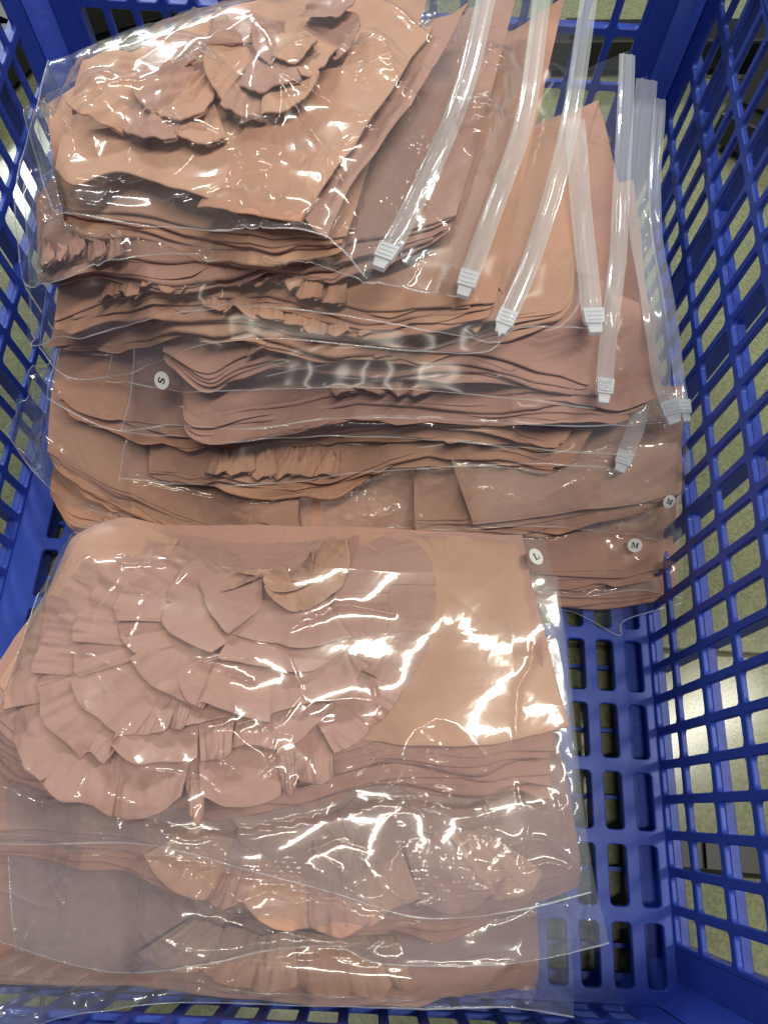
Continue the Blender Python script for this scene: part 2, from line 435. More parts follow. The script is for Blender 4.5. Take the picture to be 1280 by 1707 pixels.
def cell(mb, T, u0, u1, v0, v1, bar_u, bar_v, th, rad=0.0028, hole=True):
    """one lattice cell (u0..u1, v0..v1) of plate thickness th; T maps (u, v, depth) to the world"""
    cu, cv = (u0 + u1) / 2, (v0 + v1) / 2; w, h = u1 - u0, v1 - v0
    if not hole:
        mb.add([T(u0, v0, 0), T(u1, v0, 0), T(u1, v1, 0), T(u0, v1, 0)], [(0, 1, 2, 3)])
        mb.add([T(u0, v0, th), T(u1, v0, th), T(u1, v1, th), T(u0, v1, th)], [(0, 3, 2, 1)])
        return
    n = 4
    e = 0.0006
    hw, hh = w - bar_u, h - bar_v
    inner = rr(hw, hh, min(rad, hw * .45, hh * .45), n); edge = rr(hw + 2 * e, hh + 2 * e, min(rad + e, hw * .45 + e), n)
    outer = []
    for k, (x, y) in enumerate(inner):
        q = k // (n + 1); j = k % (n + 1)
        sx, sy = ((1, 1), (-1, 1), (-1, -1), (1, -1))[q]
        c = (sx * w / 2, sy * h / 2)
        if j == n // 2: outer.append(c)
        elif (j < n // 2) == (q % 2 == 0): outer.append((c[0], y))
        else: outer.append((x, c[1]))
    V = []; N = len(inner)
    for ring, d in ((outer, 0), (edge, 0), (inner, e), (inner, th - e), (edge, th), (outer, th)):
        V += [T(cu + x, cv + y, d) for x, y in ring]
    F = []
    for r_ in range(5):
        for k in range(N):
            a = r_ * N + k; b = r_ * N + (k + 1) % N
            F.append((a, b, b + N, a + N))
    mb.add(V, F)

def wall(kind, T, length, post, label=None):
    """lattice wall: inner skin at depth 0, flanges reach outwards"""
    root = None
    n = int(round((length - 2 * post) / PIT)); p = (length - 2 * post) / n
    mb = MB()
    for r_ in range(len(ZB) - 1):
        for k in range(n):
            cell(mb, T, post + k * p, post + (k + 1) * p, ZB[r_] + (0.0 if r_ else 0.0), ZB[r_ + 1], 0.0052, 0.0060, 0.0032)
    lat = mb.build(kind, BLUE, crate)
    def solid(name, u0, u1, v0, v1, d0, d1):
        m = MB(); a = [T(u, v, d) for d in (d0, d1) for (u, v) in ((u0, v0), (u1, v0), (u1, v1), (u0, v1))]
        m.add(a, [(0, 1, 2, 3), (7, 6, 5, 4), (0, 4, 5, 1), (1, 5, 6, 2), (2, 6, 7, 3), (3, 7, 4, 0)])
        o = m.build(name, BLUE, lat)
        md = o.modifiers.new('edge', 'BEVEL'); md.width = 0.0006; md.segments = 1; md.limit_method = 'ANGLE'
        return o
    for a, b in ((0, post), (length - post, length)): solid('corner_panel', a, b, -0.002, ZB[-1], 0.0001, 0.004)
    for zi in (0, 2, 4, 6): solid('ledge', 0, length, ZB[zi] - 0.0013, ZB[zi] + 0.0013, 0.0036, 0.0092)
    for k in range(0, n + 1, 4): solid('upright_rib', post + k * p - 0.0011, post + k * p + 0.0011, -0.004, ZB[-1], 0.0034, 0.0128)
    solid('rim', -0.004, length + 0.004, ZB[-1] + 0.0015, CH, -0.001, 0.016)
    return lat
LX, LY = CX1 - CX0, CY1 - CY0
wall('side_wall', lambda u, v, d: (CX1 + d, CY0 + u, v), LY, 0.030)
wall('side_wall', lambda u, v, d: (CX0 - d, CY0 + u, v), LY, 0.030)
wall('end_wall', lambda u, v, d: (CX0 + u, CY1 + d, v), LX, 0.030)
wall('end_wall', lambda u, v, d: (CX0 + u, CY0 - d, v), LX, 0.030)
# rounded corner cover so that the walls meet closed
for sx, sy, X, Y in ((1, 1, CX1, CY1), (-1, 1, CX0, CY1), (1, -1, CX1, CY0), (-1, -1, CX0, CY0)):
    mb = MB(); r = 0.013; cx, cy = X - sx * r, Y - sy * r; V = []; F = []
    n = 8
    for k in range(n + 1):
        t = math.pi / 2 * k / n
        for rad_ in (r - 0.0006, r + 0.0034):
            for z in (-0.004, CH - 0.001):
                V.append((cx + sx * rad_ * math.cos(t), cy + sy * rad_ * math.sin(t), z))
    for k in range(n):
        a = 4 * k
        F += [(a, a + 4, a + 5, a + 1), (a + 2, a + 3, a + 7, a + 6), (a + 1, a + 5, a + 7, a + 3)]
    mb.add(V, F); mb.build('corner_post', BLUE, crate, True)
# crate bottom: slotted plate
mb = MB(); TB = lambda u, v, d: (CX1 - u, v, -d)
SU, SV = 0.0195, 0.0428
cols_u = [0.0015 + k * SU for k in range(26)]
v = CY0; vs = [CY0 + 0.004 + k * SV for k in range(15)]
nU = int((LX - 0.004) // SU)
for k in range(nU):
    for j in range(int((LY - 0.005) // SV)):
        wide = (j % 3 == 2)
        v0 = CY0 + 0.0035 + j * SV
        cell(mb, TB, 0.0015 + k * SU, 0.0015 + (k + 1) * SU, v0, v0 + SV, 0.0082, 0.0086, 0.004, 0.0026)
jn = int((LY - 0.005) // SV); vend = CY0 + 0.0035 + jn * SV
cell(mb, TB, 0, 0.0015, CY0, CY1, 0, 0, 0.004, hole=False)
cell(mb, TB, 0.0015 + nU * SU, LX, CY0, CY1, 0, 0, 0.004, hole=False)
cell(mb, TB, 0.0015, 0.0015 + nU * SU, CY0, CY0 + 0.0035, 0, 0, 0.004, hole=False)
cell(mb, TB, 0.0015, 0.0015 + nU * SU, vend, CY1, 0, 0, 0.004, hole=False)
bottom = mb.build('crate_bottom', BLUE, crate)
for k in range(0, nU + 1, 2):
    m = MB(); x = CX1 - 0.0015 - k * SU; m.box((x - 0.0015, CY0, -0.022), (x + 0.0015, CY1, -0.0042)); m.build('bottom_rib', BLUE, bottom)
for j in range(jn + 1):
    m = MB(); y = CY0 + 0.0035 + j * SV; m.box((CX0, y - 0.0014, -0.020), (CX1, y + 0.0014, -0.0043)); m.build('bottom_rib', BLUE, bottom)
for k in range(1, nU + 1, 2):
    m = MB(); x = CX1 - 0.0015 - k * SU; m.box((x - 0.0012, CY0, -0.0135), (x + 0.0012, CY1, -0.0042)); m.build('bottom_rib', BLUE, bottom)
m = MB(); m.box((CX1 - 0.021, CY0, -0.020), (CX1 + 0.003, CY1, -0.0165)); m.build('bottom_skirt', BLUE, bottom)
for j in range(jn):
    m = MB(); y = CY0 + 0.0035 + (j + 0.55) * SV; m.box((CX0, y - 0.0012, -0.028), (CX1, y + 0.0012, -0.0205)); m.build('bottom_rib', BLUE, bottom)
for y in (CY0, CY1 - 0.012):
    ft = MB(); ft.box((CX0, y, -0.0295), (CX1, y + 0.012, -0.0224)); ft.build('crate_foot', BLUE, bottom)

# ------------------------------------------------------------------ pleats of the ruffles
BASE = [None]; GROUPZ = [0.0]
def snap(): BASE[0] = blur(blur(HF.copy()))
def base_z(X, Y):
    i = np.clip(((X - HX0) / HR).round().astype(int), 0, HN - 1); j = np.clip(((Y - HY0) / HR).round().astype(int), 0, HM - 1)
    return BASE[0][i, j]
def pleat(parent, outer, inner, z0, lift=0.0018, tilt=0.0012, seed=0, mat=None, n=18, m=16, name='ruffle_pleat', hfadd=True, curl=0.0, world=None):
    """one pleat: outer hem (polyline) to gathered inner edge, the hem and one side folded under"""
    zz = lambda x, y: z0
    if not world: O = resample(pts(outer, zz), n, smooth=len(outer) > 2); I = resample(pts(inner, zz), n, smooth=False)
    if world: O = resample(world[0], n, smooth=False); I = resample(world[1], n, smooth=False)
    t = np.linspace(0, 1, n); s = np.linspace(0, 1, m)
    ll = np.linalg.norm(O[-1] - O[0]); od_ = O - I; od_ /= np.maximum(np.linalg.norm(od_, axis=1), 1e-6)[:, None]
    O = O + od_ * (0.0009 * fbm(t * ll * 90 + seed, t * 0, seed + 2, 2) - 0.0012 * np.abs(2 * t - 1) ** 4)[:, None] * (1 if ll < 0.08 else 0.6)
    P = O[:, None] * s[None, :, None] + I[:, None] * (1 - s)[None, :, None]
    T_, S_ = np.meshgrid(t, s, indexing='ij')
    P[..., 2] += lift * S_ ** 0.8 + tilt * (T_ - 0.5) * 2 * S_ + 0.0030 * np.sin(np.pi * T_) * S_ + 0.0010 * fbm(P[..., 0] * 55, P[..., 1] * 55, seed, 2) * S_ \
        + 0.0020 * np.abs(fbm(T_ * 6 + seed, S_ * 1.1, seed + 3, 2)) * (1 - S_) * 2 + curl * S_ ** 3 * np.sin(T_ * 9 + seed)
    P[..., 2] += (0.0011 * fbm(T_ * 7 + seed * 1.7, S_ * 0.8, seed + 5, 2)) * (0.35 + 0.65 * S_) * (1 if lift > 0.0045 or world else 0.3)
    if not world: P[..., 2] = np.maximum(P[..., 2], blur(blur(base_z(P[..., 0], P[..., 1]))) + 0.0006 + max(0, z0 - GROUPZ[0]) + (lift * S_ ** 0.8) * 0.8 + (0.0016 * fbm(T_ * 6 + seed, S_ * 0.7, seed + 8, 2) + tilt * (T_ - 0.5)) * S_ * (lift > 0.0045))
    e = P[:, -1]; od = P[:, -1] - P[:, -3]; od /= np.maximum(np.linalg.norm(od, axis=1), 1e-6)[:, None]
    rows = [P[:, j] for j in range(m)]
    r = 0.00055
    for ang in (50, 100, 150, 180):
        a = math.radians(ang); q = e + od * r * math.sin(a); q[:, 2] -= r * (1 - math.cos(a)); rows.append(q)
    rows.append(rows[-1] - od * 0.004)
    G = np.stack(rows, 1)
    ed = G[-1] - G[-3]; ed /= np.maximum(np.linalg.norm(ed, axis=1), 1e-6)[:, None]
    ex = []
    for ang in (60, 120, 180):
        a = math.radians(ang); q = G[-1] + ed * r * math.sin(a); q[:, 2] -= r * (1 - math.cos(a)); ex.append(q)
    ex.append(ex[-1] - ed * 0.005 - np.array([0, 0, 0.0006]))
    G = np.concatenate([G, np.stack(ex, 0)], 0)
    o = grid_obj(name, G, mat or FAB[0], parent)
    if hfadd: hf_add(P)
    return o

# ------------------------------------------------------------------ folded garments
def garment(label, near, far, T, nl, seed, mat, zfar=0.0, left=None, right=None, wrinkle=1.0, nu=150, nv=60, env=True, edge_amp=1.0, group='folded peach garments in the rear stack', z=None, slope=0.6, root=None, ruffle=()):
    """a stack of nl folded layers whose front folds run along the polyline near"""
    T = T * 0.85
    if root is None: root = thing('folded_garment', label, 'garment', group)
    N = fit(near, nu, 0.15 * T, z); Fp = resample(pts(far), nu)
    v = np.linspace(0, 1, nv) ** 1.35
    P = N[:, None, :] * (1 - v)[None, :, None] + Fp[:, None, :] * v[None, :, None]
    u = np.linspace(0, 1, nu)
    X, Y = P[..., 0], P[..., 1]
    sw = wrinkle
    d = 0.0024 * fbm(X * 13 + seed, Y * 8, seed, 2) + 0.0022 * (1 - np.abs(fbm(X * 22, Y * 8 + seed, seed + 9, 2))) ** 3
    d = d + folds(X, Y, seed + 5, 4, 8, 34, 0.20)
    edge = 0.0028 * kink(u, 8, seed + 2) * edge_amp
    P[..., 2] += d * sw + (edge * 1.0)[:, None] * np.exp(-v / 0.15)[None, :]
    ev = (np.sin(np.pi * np.clip(u, 0.0, 1.0)) ** 0.45 * 0.75 + 0.25) if env else np.ones(nu)
    th = T * ev
    P = drape(P, 0.0); 
    need = hf_get(P[..., 0], P[..., 1]) + (th * 0.93)[:, None] - P[..., 2]
    w = np.clip(v / 0.25, 0, 1)[None, :]
    P[..., 2] += np.maximum(blur(blur(np.maximum(need, 0) * w)), 0)
    outd = N - P[:, 6]; outd[:, 2] = 0
    outd /= np.maximum(np.linalg.norm(outd, axis=1), 1e-6)[:, None]
    rngl = random.Random(seed)
    wts = np.array([rngl.choice((0.5, 0.7, 1.0, 1.0, 1.8, 2.4)) for _ in range(nl)]); wts /= wts.sum(); cum = np.concatenate([[0], np.cumsum(wts)])
    off_acc = 0
    for k in range(nl):
        tk = th * wts[k]; up_ = th * cum[k]
        ju = 0.0032 * kink(u, 7 + k, seed + 31 + k) * edge_amp + rngl.uniform(-0.002, 0.002)
        jz = 0.0010 * kink(u, 9, seed + 77 + k) * (k > 0)
        if k == 0: ju = ju * 0.3
        # a layer may stop short of the full width
        a0 = 0 if k == 0 else int(nu * max(0, rngl.uniform(-0.04, 0.05))); a1 = nu if k == 0 else nu - int(nu * max(0, rngl.uniform(-0.04, 0.06)))
        base_off = outd * (ju + slope * up_)[:, None]
        rows = []
        nn = nv if k == 0 else 14
        for j in range(nn - 1, -1, -1):
            w_ = 1.0 if k else math.exp(-v[j] / 0.04)
            q = P[:, j] + base_off * w_
            q[:, 2] = P[:, j, 2] - up_ + jz - (0.0 if k == 0 else 0.0004)
            rows.append(q)
        r = (tk * 0.42)[:, None]
        e = rows[-1]
        for ang in (30, 65, 100, 135, 165, 180):
            a = math.radians(ang)
            q = e + outd * r * math.sin(a); q[:, 2] -= (r[:, 0]) * (1 - math.cos(a)); rows.append(q)
        for back in (0.006, 0.014):
            q = rows[6 + nn - 1] - outd * back; rows.append(q)
        G = np.stack(rows, 1)[a0:a1]
        grid_obj('fabric_layer', G, mat, root)
        hf_add(G[:, -34:]); OPS.append(('solid', G[:, -28:].copy(), 0.0))
        if k == 0: hf_add(G); OPS.append(('solid', P.copy(), th.max() * 0.8))
    for (ua, ub, npl) in ruffle:             # ruffle hems that stick out over the front fold
        tier = bpy.data.objects.new('ruffle_tier', None); col.objects.link(tier); tier.parent = root
        E = np.linspace(ua, ub, npl + 1)
        for q in range(npl):
            i0, i1 = int(E[q] * (nu - 1)), min(nu - 1, int((E[q + 1] + (ub - ua) / npl * 0.25) * (nu - 1)))
            j = int(np.argmin(np.abs(v - rngl.uniform(0.10, 0.16))))
            ix = np.linspace(i0, i1, 4).astype(int)
            up3 = np.array([0, 0, 1.0])
            reach = [rngl.uniform(0.001, 0.0065), rngl.uniform(0.003, 0.009), rngl.uniform(0.003, 0.009), rngl.uniform(0.001, 0.0065)]
            O_ = np.array([P[i_, 0] + outd[i_] * r_ + up3 * (0.0012 + 0.0006 * (q % 2)) for i_, r_ in zip(ix, reach)])
            I_ = np.array([P[i_, j] + up3 * 0.0012 for i_ in (int(i0 * 0.7 + i1 * 0.3), int(i0 * 0.3 + i1 * 0.7))])
            pleat(tier, None, None, 0, lift=0.0022, tilt=rngl.choice((-1, 1)) * 0.0022, seed=seed * 10 + q, mat=mat, n=18, m=14, world=(O_, I_))
    return root, P

def zipstrip(parent, line, width, z=None, lift=0.003, slider_at='end', slider_len=0.0078, dots=False, point=False):
    L_ = fit(line, 60, lift, z)
    h = np.maximum(hf_get(L_[:, 0], L_[:, 1]) + lift * 0.5, surf_z(L_) + 0.0008)
    zz = np.maximum(L_[:, 2], h)
    for _ in range(6): zz = np.maximum(np.convolve(np.pad(zz, 2, mode='edge'), np.ones(5) / 5, 'valid'), h)
    zz = np.convolve(np.pad(zz, 3, mode='edge'), np.ones(7) / 7, 'valid')
    L_[:, 2] = zz
    d = np.gradient(L_, axis=0); d /= np.linalg.norm(d, axis=1)[:, None]
    side = np.cross(d, [0, 0, 1.0]); side /= np.linalg.norm(side, axis=1)[:, None]
    # cross-section: flat tape with two raised tracks
    prof = [(-1, 0), (-0.72, 0.0002), (-0.62, 0.0006), (-0.50, 0.0007), (-0.38, 0.0002), (0.0, 0.0003), (0.30, 0.0003), (0.40, 0.0008), (0.52, 0.0008), (0.66, 0.0002), (1, 0)]
    G = np.stack([L_ + side * (a * width / 2) + np.array([0, 0, b]) for a, b in prof], 1)
    G[..., 2] += 0.0003 * fbm(G[..., 0] * 40, G[..., 1] * 40, 5, 2)
    grid_obj('zip_strip', G, ZIP, parent)
    bot = G.copy(); bot[..., 2] -= 0.0009
    hf_add(G)
    # slider
    e = L_[-1] if slider_at == 'end' else L_[0]; dd = d[-1] if slider_at == 'end' else -d[0]; ss = side[-1]
    mb = MB(); up = np.array([0, 0, 1.0])
    def bx(c, a, b, h, taper=1.0):
        V = []
        for zz_ in (0, h):
            for s_, t_ in ((-1, -1), (1, -1), (1, 1), (-1, 1)):
                k_ = taper if t_ > 0 else 1
                V.append(c + ss * s_ * a * k_ + dd * t_ * b + up * zz_)
        mb.add(V, [(0, 3, 2, 1), (4, 5, 6, 7), (0, 1, 5, 4), (1, 2, 6, 5), (2, 3, 7, 6), (3, 0, 4, 7)])
    c = e - dd * slider_len * 0.3
    bx(c, width * 0.50, slider_len * 0.55, 0.0028, 0.9)
    for t_ in (-0.3, 0.0, 0.3): bx(c + up * 0.0028 + dd * slider_len * t_, width * 0.36, slider_len * 0.05, 0.0005)
    bx(c + dd * slider_len * 0.85 - up * 0.001, width * 0.36, slider_len * 0.30, 0.0028, 0.8)
    if point:
        q = c + dd * slider_len * 0.5; V = [q - ss * width * 0.45, q + ss * width * 0.45, q + dd * slider_len * 0.95]
        V = V + [p_ + up * 0.002 for p_ in V]; mb.add(V, [(0, 2, 1), (3, 4, 5), (0, 1, 4, 3), (1, 2, 5, 4), (2, 0, 3, 5)])
    if dots:
        for a in range(-3, 4):
            for b in range(-3, 4):
                bx(c + ss * a * width * 0.11 + dd * b * slider_len * 0.12 + up * 0.0029, 0.00045, 0.00045, 0.0006)
    o = mb.build('zip_slider', SLIDER, parent)
    md = o.modifiers.new('edge', 'BEVEL'); md.width = 0.0005; md.segments = 2; md.limit_method = 'ANGLE'
    return L_

def seam_line(parent, E, width=0.0009):
    """heat-sealed edge of the bag: a thin raised bead"""
    d = np.gradient(E, axis=0); d /= np.maximum(np.linalg.norm(d, axis=1), 1e-9)[:, None]
    side = np.cross(d, [0, 0, 1.0]); side /= np.maximum(np.linalg.norm(side, axis=1), 1e-9)[:, None]
    wv = (0.35 + 0.65 * np.clip(fbm(E[:, 0] * 40, E[:, 1] * 40, 3, 2) + 0.5, 0, 1))[:, None]
    G = np.stack([E + side * a * wv * width / 2 + np.array([0, 0, b + 0.0003]) for a, b in ((-1, 0), (-0.5, 0.0003), (0.5, 0.0003), (1, 0))], 1)
    return grid_obj('sealed_seam', G, SEAM, parent)

def film(root, near, far, left=None, right=None, seed=1, nu=190, nv=170, amp=1.0, gap=0.0019, z=None, name='front_film', mat=None, it=90, bulge=0.0, seams=True, skirt=0.25, creases=(), spots=(), base=0.0, ncr=10):
    N = fit(near, nu, gap, z); Fp = resample(pts(far, z), nu)
    Lp = fit(left, nv, gap, z) if left else resample([N[0], Fp[0]], nv)
    Rp = fit(right, nv, gap, z) if right else resample([N[-1], Fp[-1]], nv)
    # coons patch
    u = np.linspace(0, 1, nu)[:, None, None]; v = np.linspace(0, 1, nv)[None, :, None]
    Lp[0] = N[0]; Lp[-1] = Fp[0]; Rp[0] = N[-1]; Rp[-1] = Fp[-1]
    P = (1 - v) * N[:, None] + v * Fp[:, None] + (1 - u) * Lp[None] + u * Rp[None] \
        - ((1 - u) * (1 - v) * N[0] + u * (1 - v) * N[-1] + (1 - u) * v * Fp[0] + u * v * Fp[-1])
    P[..., 2] += bulge * (np.sin(np.pi * u) * np.sin(np.pi * v))[..., 0]
    P = drape(P, gap, it)
    X, Y = P[..., 0], P[..., 1]
    H0 = hf_get(X, Y)
    wx = X + 0.02 * fbm(X * 11, Y * 11, seed + 1, 2); wy = Y + 0.02 * fbm(X * 11 + 9, Y * 11, seed + 2, 2)
    m = np.clip(0.40 + 1.1 * fbm(X * 8 + seed, Y * 8, seed + 4, 2), 0.06, 1.3)
    a = random.Random(seed).uniform(0, math.pi); ca, sa = math.cos(a), math.sin(a)
    Q = np.stack([X, Y, P[..., 2] - CAM_H], -1) @ R          # photo pixels of every film point, to place the traced creases
    qx = 640 + Q[..., 0] / -Q[..., 2] * FPX; qy = 853.5 - Q[..., 1] / -Q[..., 2] * FPX
    C = np.full(X.shape, base)
    for (sx, sy, sr) in spots: C = np.maximum(C, np.clip(1.35 - ((qx - sx) ** 2 + (qy - sy) ** 2) ** 0.5 / sr + 0.3 * fbm(X * 60, Y * 60, seed + 40, 2), 0, 1))
    m = m * 0.45 + C * 1.1
    D = (1 - np.abs(fbm(wx * 16, wy * 16, seed, 2))) * 0.0016 + folds(wx, wy, seed + 50, 5, 22, 70, 0.30) * np.clip(m, 0, 1) + folds(wx, wy, seed + 60, 6, 60, 190, 0.55) * C
    D = D * m + folds(X, Y, seed + 3, 6, 7, 50, 0.09) * (0.10 + m)
    D = D * 0.8
    rr_ = random.Random(seed * 3 + 1); allc = [(c_, 1.0) for c_ in creases]
    x0_, x1_, y0_, y1_ = max(qx.min(), -20), min(qx.max(), 1300), max(qy.min(), -20), min(qy.max(), 1720)
    for _ in range(ncr):
        x_, y_ = rr_.uniform(x0_, x1_), rr_.uniform(y0_ + 0.25 * (y1_ - y0_), y1_); a_ = rr_.uniform(0, 2 * math.pi); c_ = [(x_, y_)]
        for _ in range(rr_.choice((1, 2, 2, 3))):
            l_ = rr_.uniform(25, 95); x_ += l_ * math.cos(a_); y_ += l_ * math.sin(a_); c_.append((x_, y_)); a_ += rr_.uniform(-0.9, 0.9)
        allc.append((c_, rr_.uniform(0.3, 0.8)))
    for cr, hh in allc:
        rg = random.Random(int(cr[0][0] * 7 + cr[0][1])); wd = rg.uniform(3.2, 5.0)
        cp = resample(np.array(cr, float), 5 * len(cr)) + 0
        cp[1:-1] += np.array([[rg.uniform(-2, 2), rg.uniform(-2, 2)] for _ in range(len(cp) - 2)])
        best = np.full(X.shape, 1e9); par = np.zeros(X.shape)
        for k in range(len(cp) - 1):
            a_, b_ = cp[k], cp[k + 1]; dx, dy = b_ - a_; l2 = dx * dx + dy * dy + 1e-9
            t = np.clip(((qx - a_[0]) * dx + (qy - a_[1]) * dy) / l2, 0, 1)
            dd = (qx - a_[0] - t * dx) ** 2 + (qy - a_[1] - t * dy) ** 2
            par = np.where(dd < best, (k + t) / (len(cp) - 1), par); best = np.minimum(best, dd)
        dist = np.sqrt(best)
        D = D + hh * (0.0017 * np.exp(-(dist / (wd * (0.5 + 0.5 * hh))) ** 1.3) * (0.35 + 0.65 * np.sin(np.pi * par) ** 0.5) + 0.0006 * np.exp(-dist / 22))
    # edge flutter
    uu = u[..., 0]; vv = v[..., 0]
    ed = np.exp(-vv / 0.06) + np.exp(-(1 - vv) / 0.05) + np.exp(-uu / 0.05)
    D = D + 0.0006 * fbm(X * 70, Y * 70, seed + 6, 2) * np.clip(ed, 0, 1)
    A_ = P.copy(); A_[..., 2] = np.minimum(P[..., 2], H0 + 0.0005); hf_add(A_[::2, ::2])     # trapped air is pressed out by what lies on top
    OPS.append(['film', P, D * amp, H0, root, name, mat or FILM, seams and name == 'front_film', C])
    S = P.copy(); S[..., 2] += D * amp; SURF[0] = S
    return P

def finish_films():
    CF = np.full((HN, HM), 9.0)
    for op in reversed(OPS):
        if op[0] == 'solid':
            cf_add(CF, op[1], op[2]); continue
        _, P, D, H0, root, name, mat, seams, C = op
        c = cf_get(CF, P[..., 0], P[..., 1])
        cf_add(CF, P, 0.0004)
        lim = np.maximum(c - 0.0005, H0 + 0.0003)
        z = np.minimum(P[..., 2] + D, lim)
        hid = c < 8.0
        zs = blur(blur(blur(z)))
        z = np.where(blur(hid.astype(float)) > 0.01, np.minimum(zs, np.maximum(z, zs - 0.0004)), z)
        if mat == FILM_REAR:
            for _ in range(26): z = np.minimum(blur(z), np.maximum(z, c - 0.0005) if _ > 22 else 9)
        P = P.copy(); P[..., 2] = z
        o = grid_obj(name, P, mat, root)
        at = o.data.attributes.new('crumple', 'FLOAT', 'POINT'); a_ = P[-1, 0] - P[0, 0]; b_ = P[0, -1] - P[0, 0]
        if a_[0] * b_[1] - a_[1] * b_[0] < 0: C = C[::-1]
        at.data.foreach_set('value', np.ascontiguousarray(C).ravel().astype(np.float32))
        if seams:
            seam_line(root, P[:, 0]); seam_line(root, P[0])

def size_sticker(parent, px, py, letter, rot, r=0.0046, tilt=0.0):
    S = SURF[0]; Q = np.stack([S[..., 0], S[..., 1], S[..., 2] - CAM_H], -1) @ R
    d2 = (640 + Q[..., 0] / -Q[..., 2] * FPX - px) ** 2 + (853.5 - Q[..., 1] / -Q[..., 2] * FPX - py) ** 2
    near_ = S[d2 < 22 ** 2]
    z = near_[:, 2].max() if len(near_) else surf_z(W(px, py, 0.1)[None])[0]
    p = W(px, py, z + 0.0008)
    e = 0.004
    hx = hf_get(np.array([p[0] + e, p[0] - e]), np.array([p[1], p[1]])); hy = hf_get(np.array([p[0], p[0]]), np.array([p[1] + e, p[1] - e]))
    nrm = Vector((-np.clip((hx[0] - hx[1]) / (2 * e), -.5, .5), -np.clip((hy[0] - hy[1]) / (2 * e) + 0.35, -0.8, .8), 1)).normalized()
    mb = MB(); n = 32
    V = [(r * math.cos(2 * math.pi * k / n), r * math.sin(2 * math.pi * k / n), zz) for zz in (0, 0.0003) for k in range(n)]
    mb.add(V, [tuple(range(n, 2 * n)), tuple(range(n - 1, -1, -1))] + [(k, (k + 1) % n, n + (k + 1) % n, n + k) for k in range(n)])
    o = mb.build('size_sticker', PAPER, parent)
    xa = (Vector((1, 0, 0)) - nrm * nrm.x).normalized(); ya = nrm.cross(xa)
    o.matrix_world = Matrix.Translation(p) @ Matrix((xa, ya, nrm)).transposed().to_4x4() @ Matrix.Rotation(math.radians(rot), 4, 'Z')
    g = MB(); s = r * 0.98
    def poly(P_):
        a = [(x * s, y * s, 0.0005) for x, y in P_]; g.add(a, [tuple(range(len(a)))])
    def rect(x0, y0, x1, y1): poly([(x0, y0), (x1, y0), (x1, y1), (x0, y1)])
    if letter == 'M':
        rect(-.52, -.38, -.18, -.30); rect(.14, -.38, .54, -.30); rect(-.52, .32, -.24, .40); rect(.24, .32, .54, .40)
        rect(-.40, -.38, -.31, .40); rect(.25, -.38, .43, .40); poly([(-.38, .40), (-.16, .40), (.06, -.36), (-.04, -.36)]); poly([(-.04, -.36), (.05, -.36), (.32, .40), (.23, .40)])
    elif letter == 'L':
        rect(-.40, -.40, .34, -.31); rect(-.28, -.40, -.10, .42); rect(-.40, .34, .04, .42); poly([(.24, -.40), (.36, -.40), (.40, -.08), (.32, -.08)])
    else:
        path = [(.26, .24), (.16, .38), (-.02, .42), (-.20, .34), (-.24, .18), (-.12, .06), (.10, -.04), (.24, -.16), (.22, -.32), (.04, -.42), (-.16, -.38), (-.28, -.22)]
        for i in range(len(path) - 1):
            (x0, y0), (x1, y1) = path[i], path[i + 1]; dx, dy = x1 - x0, y1 - y0; l = math.hypot(dx, dy); wd = 0.05 + 0.05 * math.sin(math.pi * (i + .5) / (len(path) - 1))
            nx, ny = -dy / l * wd, dx / l * wd
            ex, ey = dx / l * 0.03, dy / l * 0.03
            poly([(x0 + nx - ex, y0 + ny - ey), (x0 - nx - ex, y0 - ny - ey), (x1 - nx + ex, y1 - ny + ey), (x1 + nx + ex, y1 + ny + ey)])
        rect(.22, .18, .28, .42); rect(-.31, -.42, -.25, -.18)
    lo = g.build('size_letter', INK, o)
    return o

def bag(label, group='zip bags in the rear stack'):
    return thing('zip_bag', label, 'plastic bag', group)

# ================================================================== REAR STACK, bottom to top
# (near = front fold left to right; far = hidden rear edge) heights follow the sloping near side
def gz(y): return zf(y)

# --- lowest sheets
garment('dark lowest folded garment peeping out under the bag marked M at the rear right', [(560, 985), (800, 990), (1000, 992), (1128, 985)],
        [(560, 760, 0.03), (800, 740, 0.03), (1130, 760, 0.03)], 0.012, 3, 11, FAB[1], nu=110, nv=40)
b = bag('lowest clear bag of the rear stack lying on the crate bottom at the right')
film(b, [(840, 1015), (950, 1020), (1030, 1060), (1040, 1035), (1138, 1005)], [(800, 780, 0.05), (1000, 780, 0.05), (1135, 780, 0.05)], seed=12, nu=110, nv=100)
garment('flat folded garment with round M sticker above the crate bottom at the right', [(480, 960), (870, 952), (1000, 953), (1115, 948)],
        [(480, 760, 0.055), (900, 740, 0.055), (1128, 760, 0.055)], 0.020, 7, 13, FAB[1], nu=120, nv=50)
b = bag('clear bag with round M sticker, lower of the two M bags at the right')
film(b, [(700, 1000), (880, 985), (960, 998), (1060, 985), (1135, 1000)], [(700, 760, 0.07), (900, 750, 0.07), (1140, 770, 0.07)],
     right=[(1135, 1000, 0.02), (1138, 900, 0.045), (1140, 770, 0.07)], creases=[[(1060,935),(1085,955),(1112,968)],[(950,1000),(1000,1020)]], spots=[(1110,960,24)], seed=14, nu=140, nv=120)
size_sticker(b, 1058, 909, 'M', -5)
garment('rumpled folded garment lowest on the left of the rear stack', [(88, 822), (125, 862), (180, 878), (290, 905), (420, 920)],
        [(110, 640, 0.075), (420, 640, 0.08)], 0.022, 7, 15, FAB[1], nu=110, nv=50, ruffle=[(0.30, 0.80, 6)])
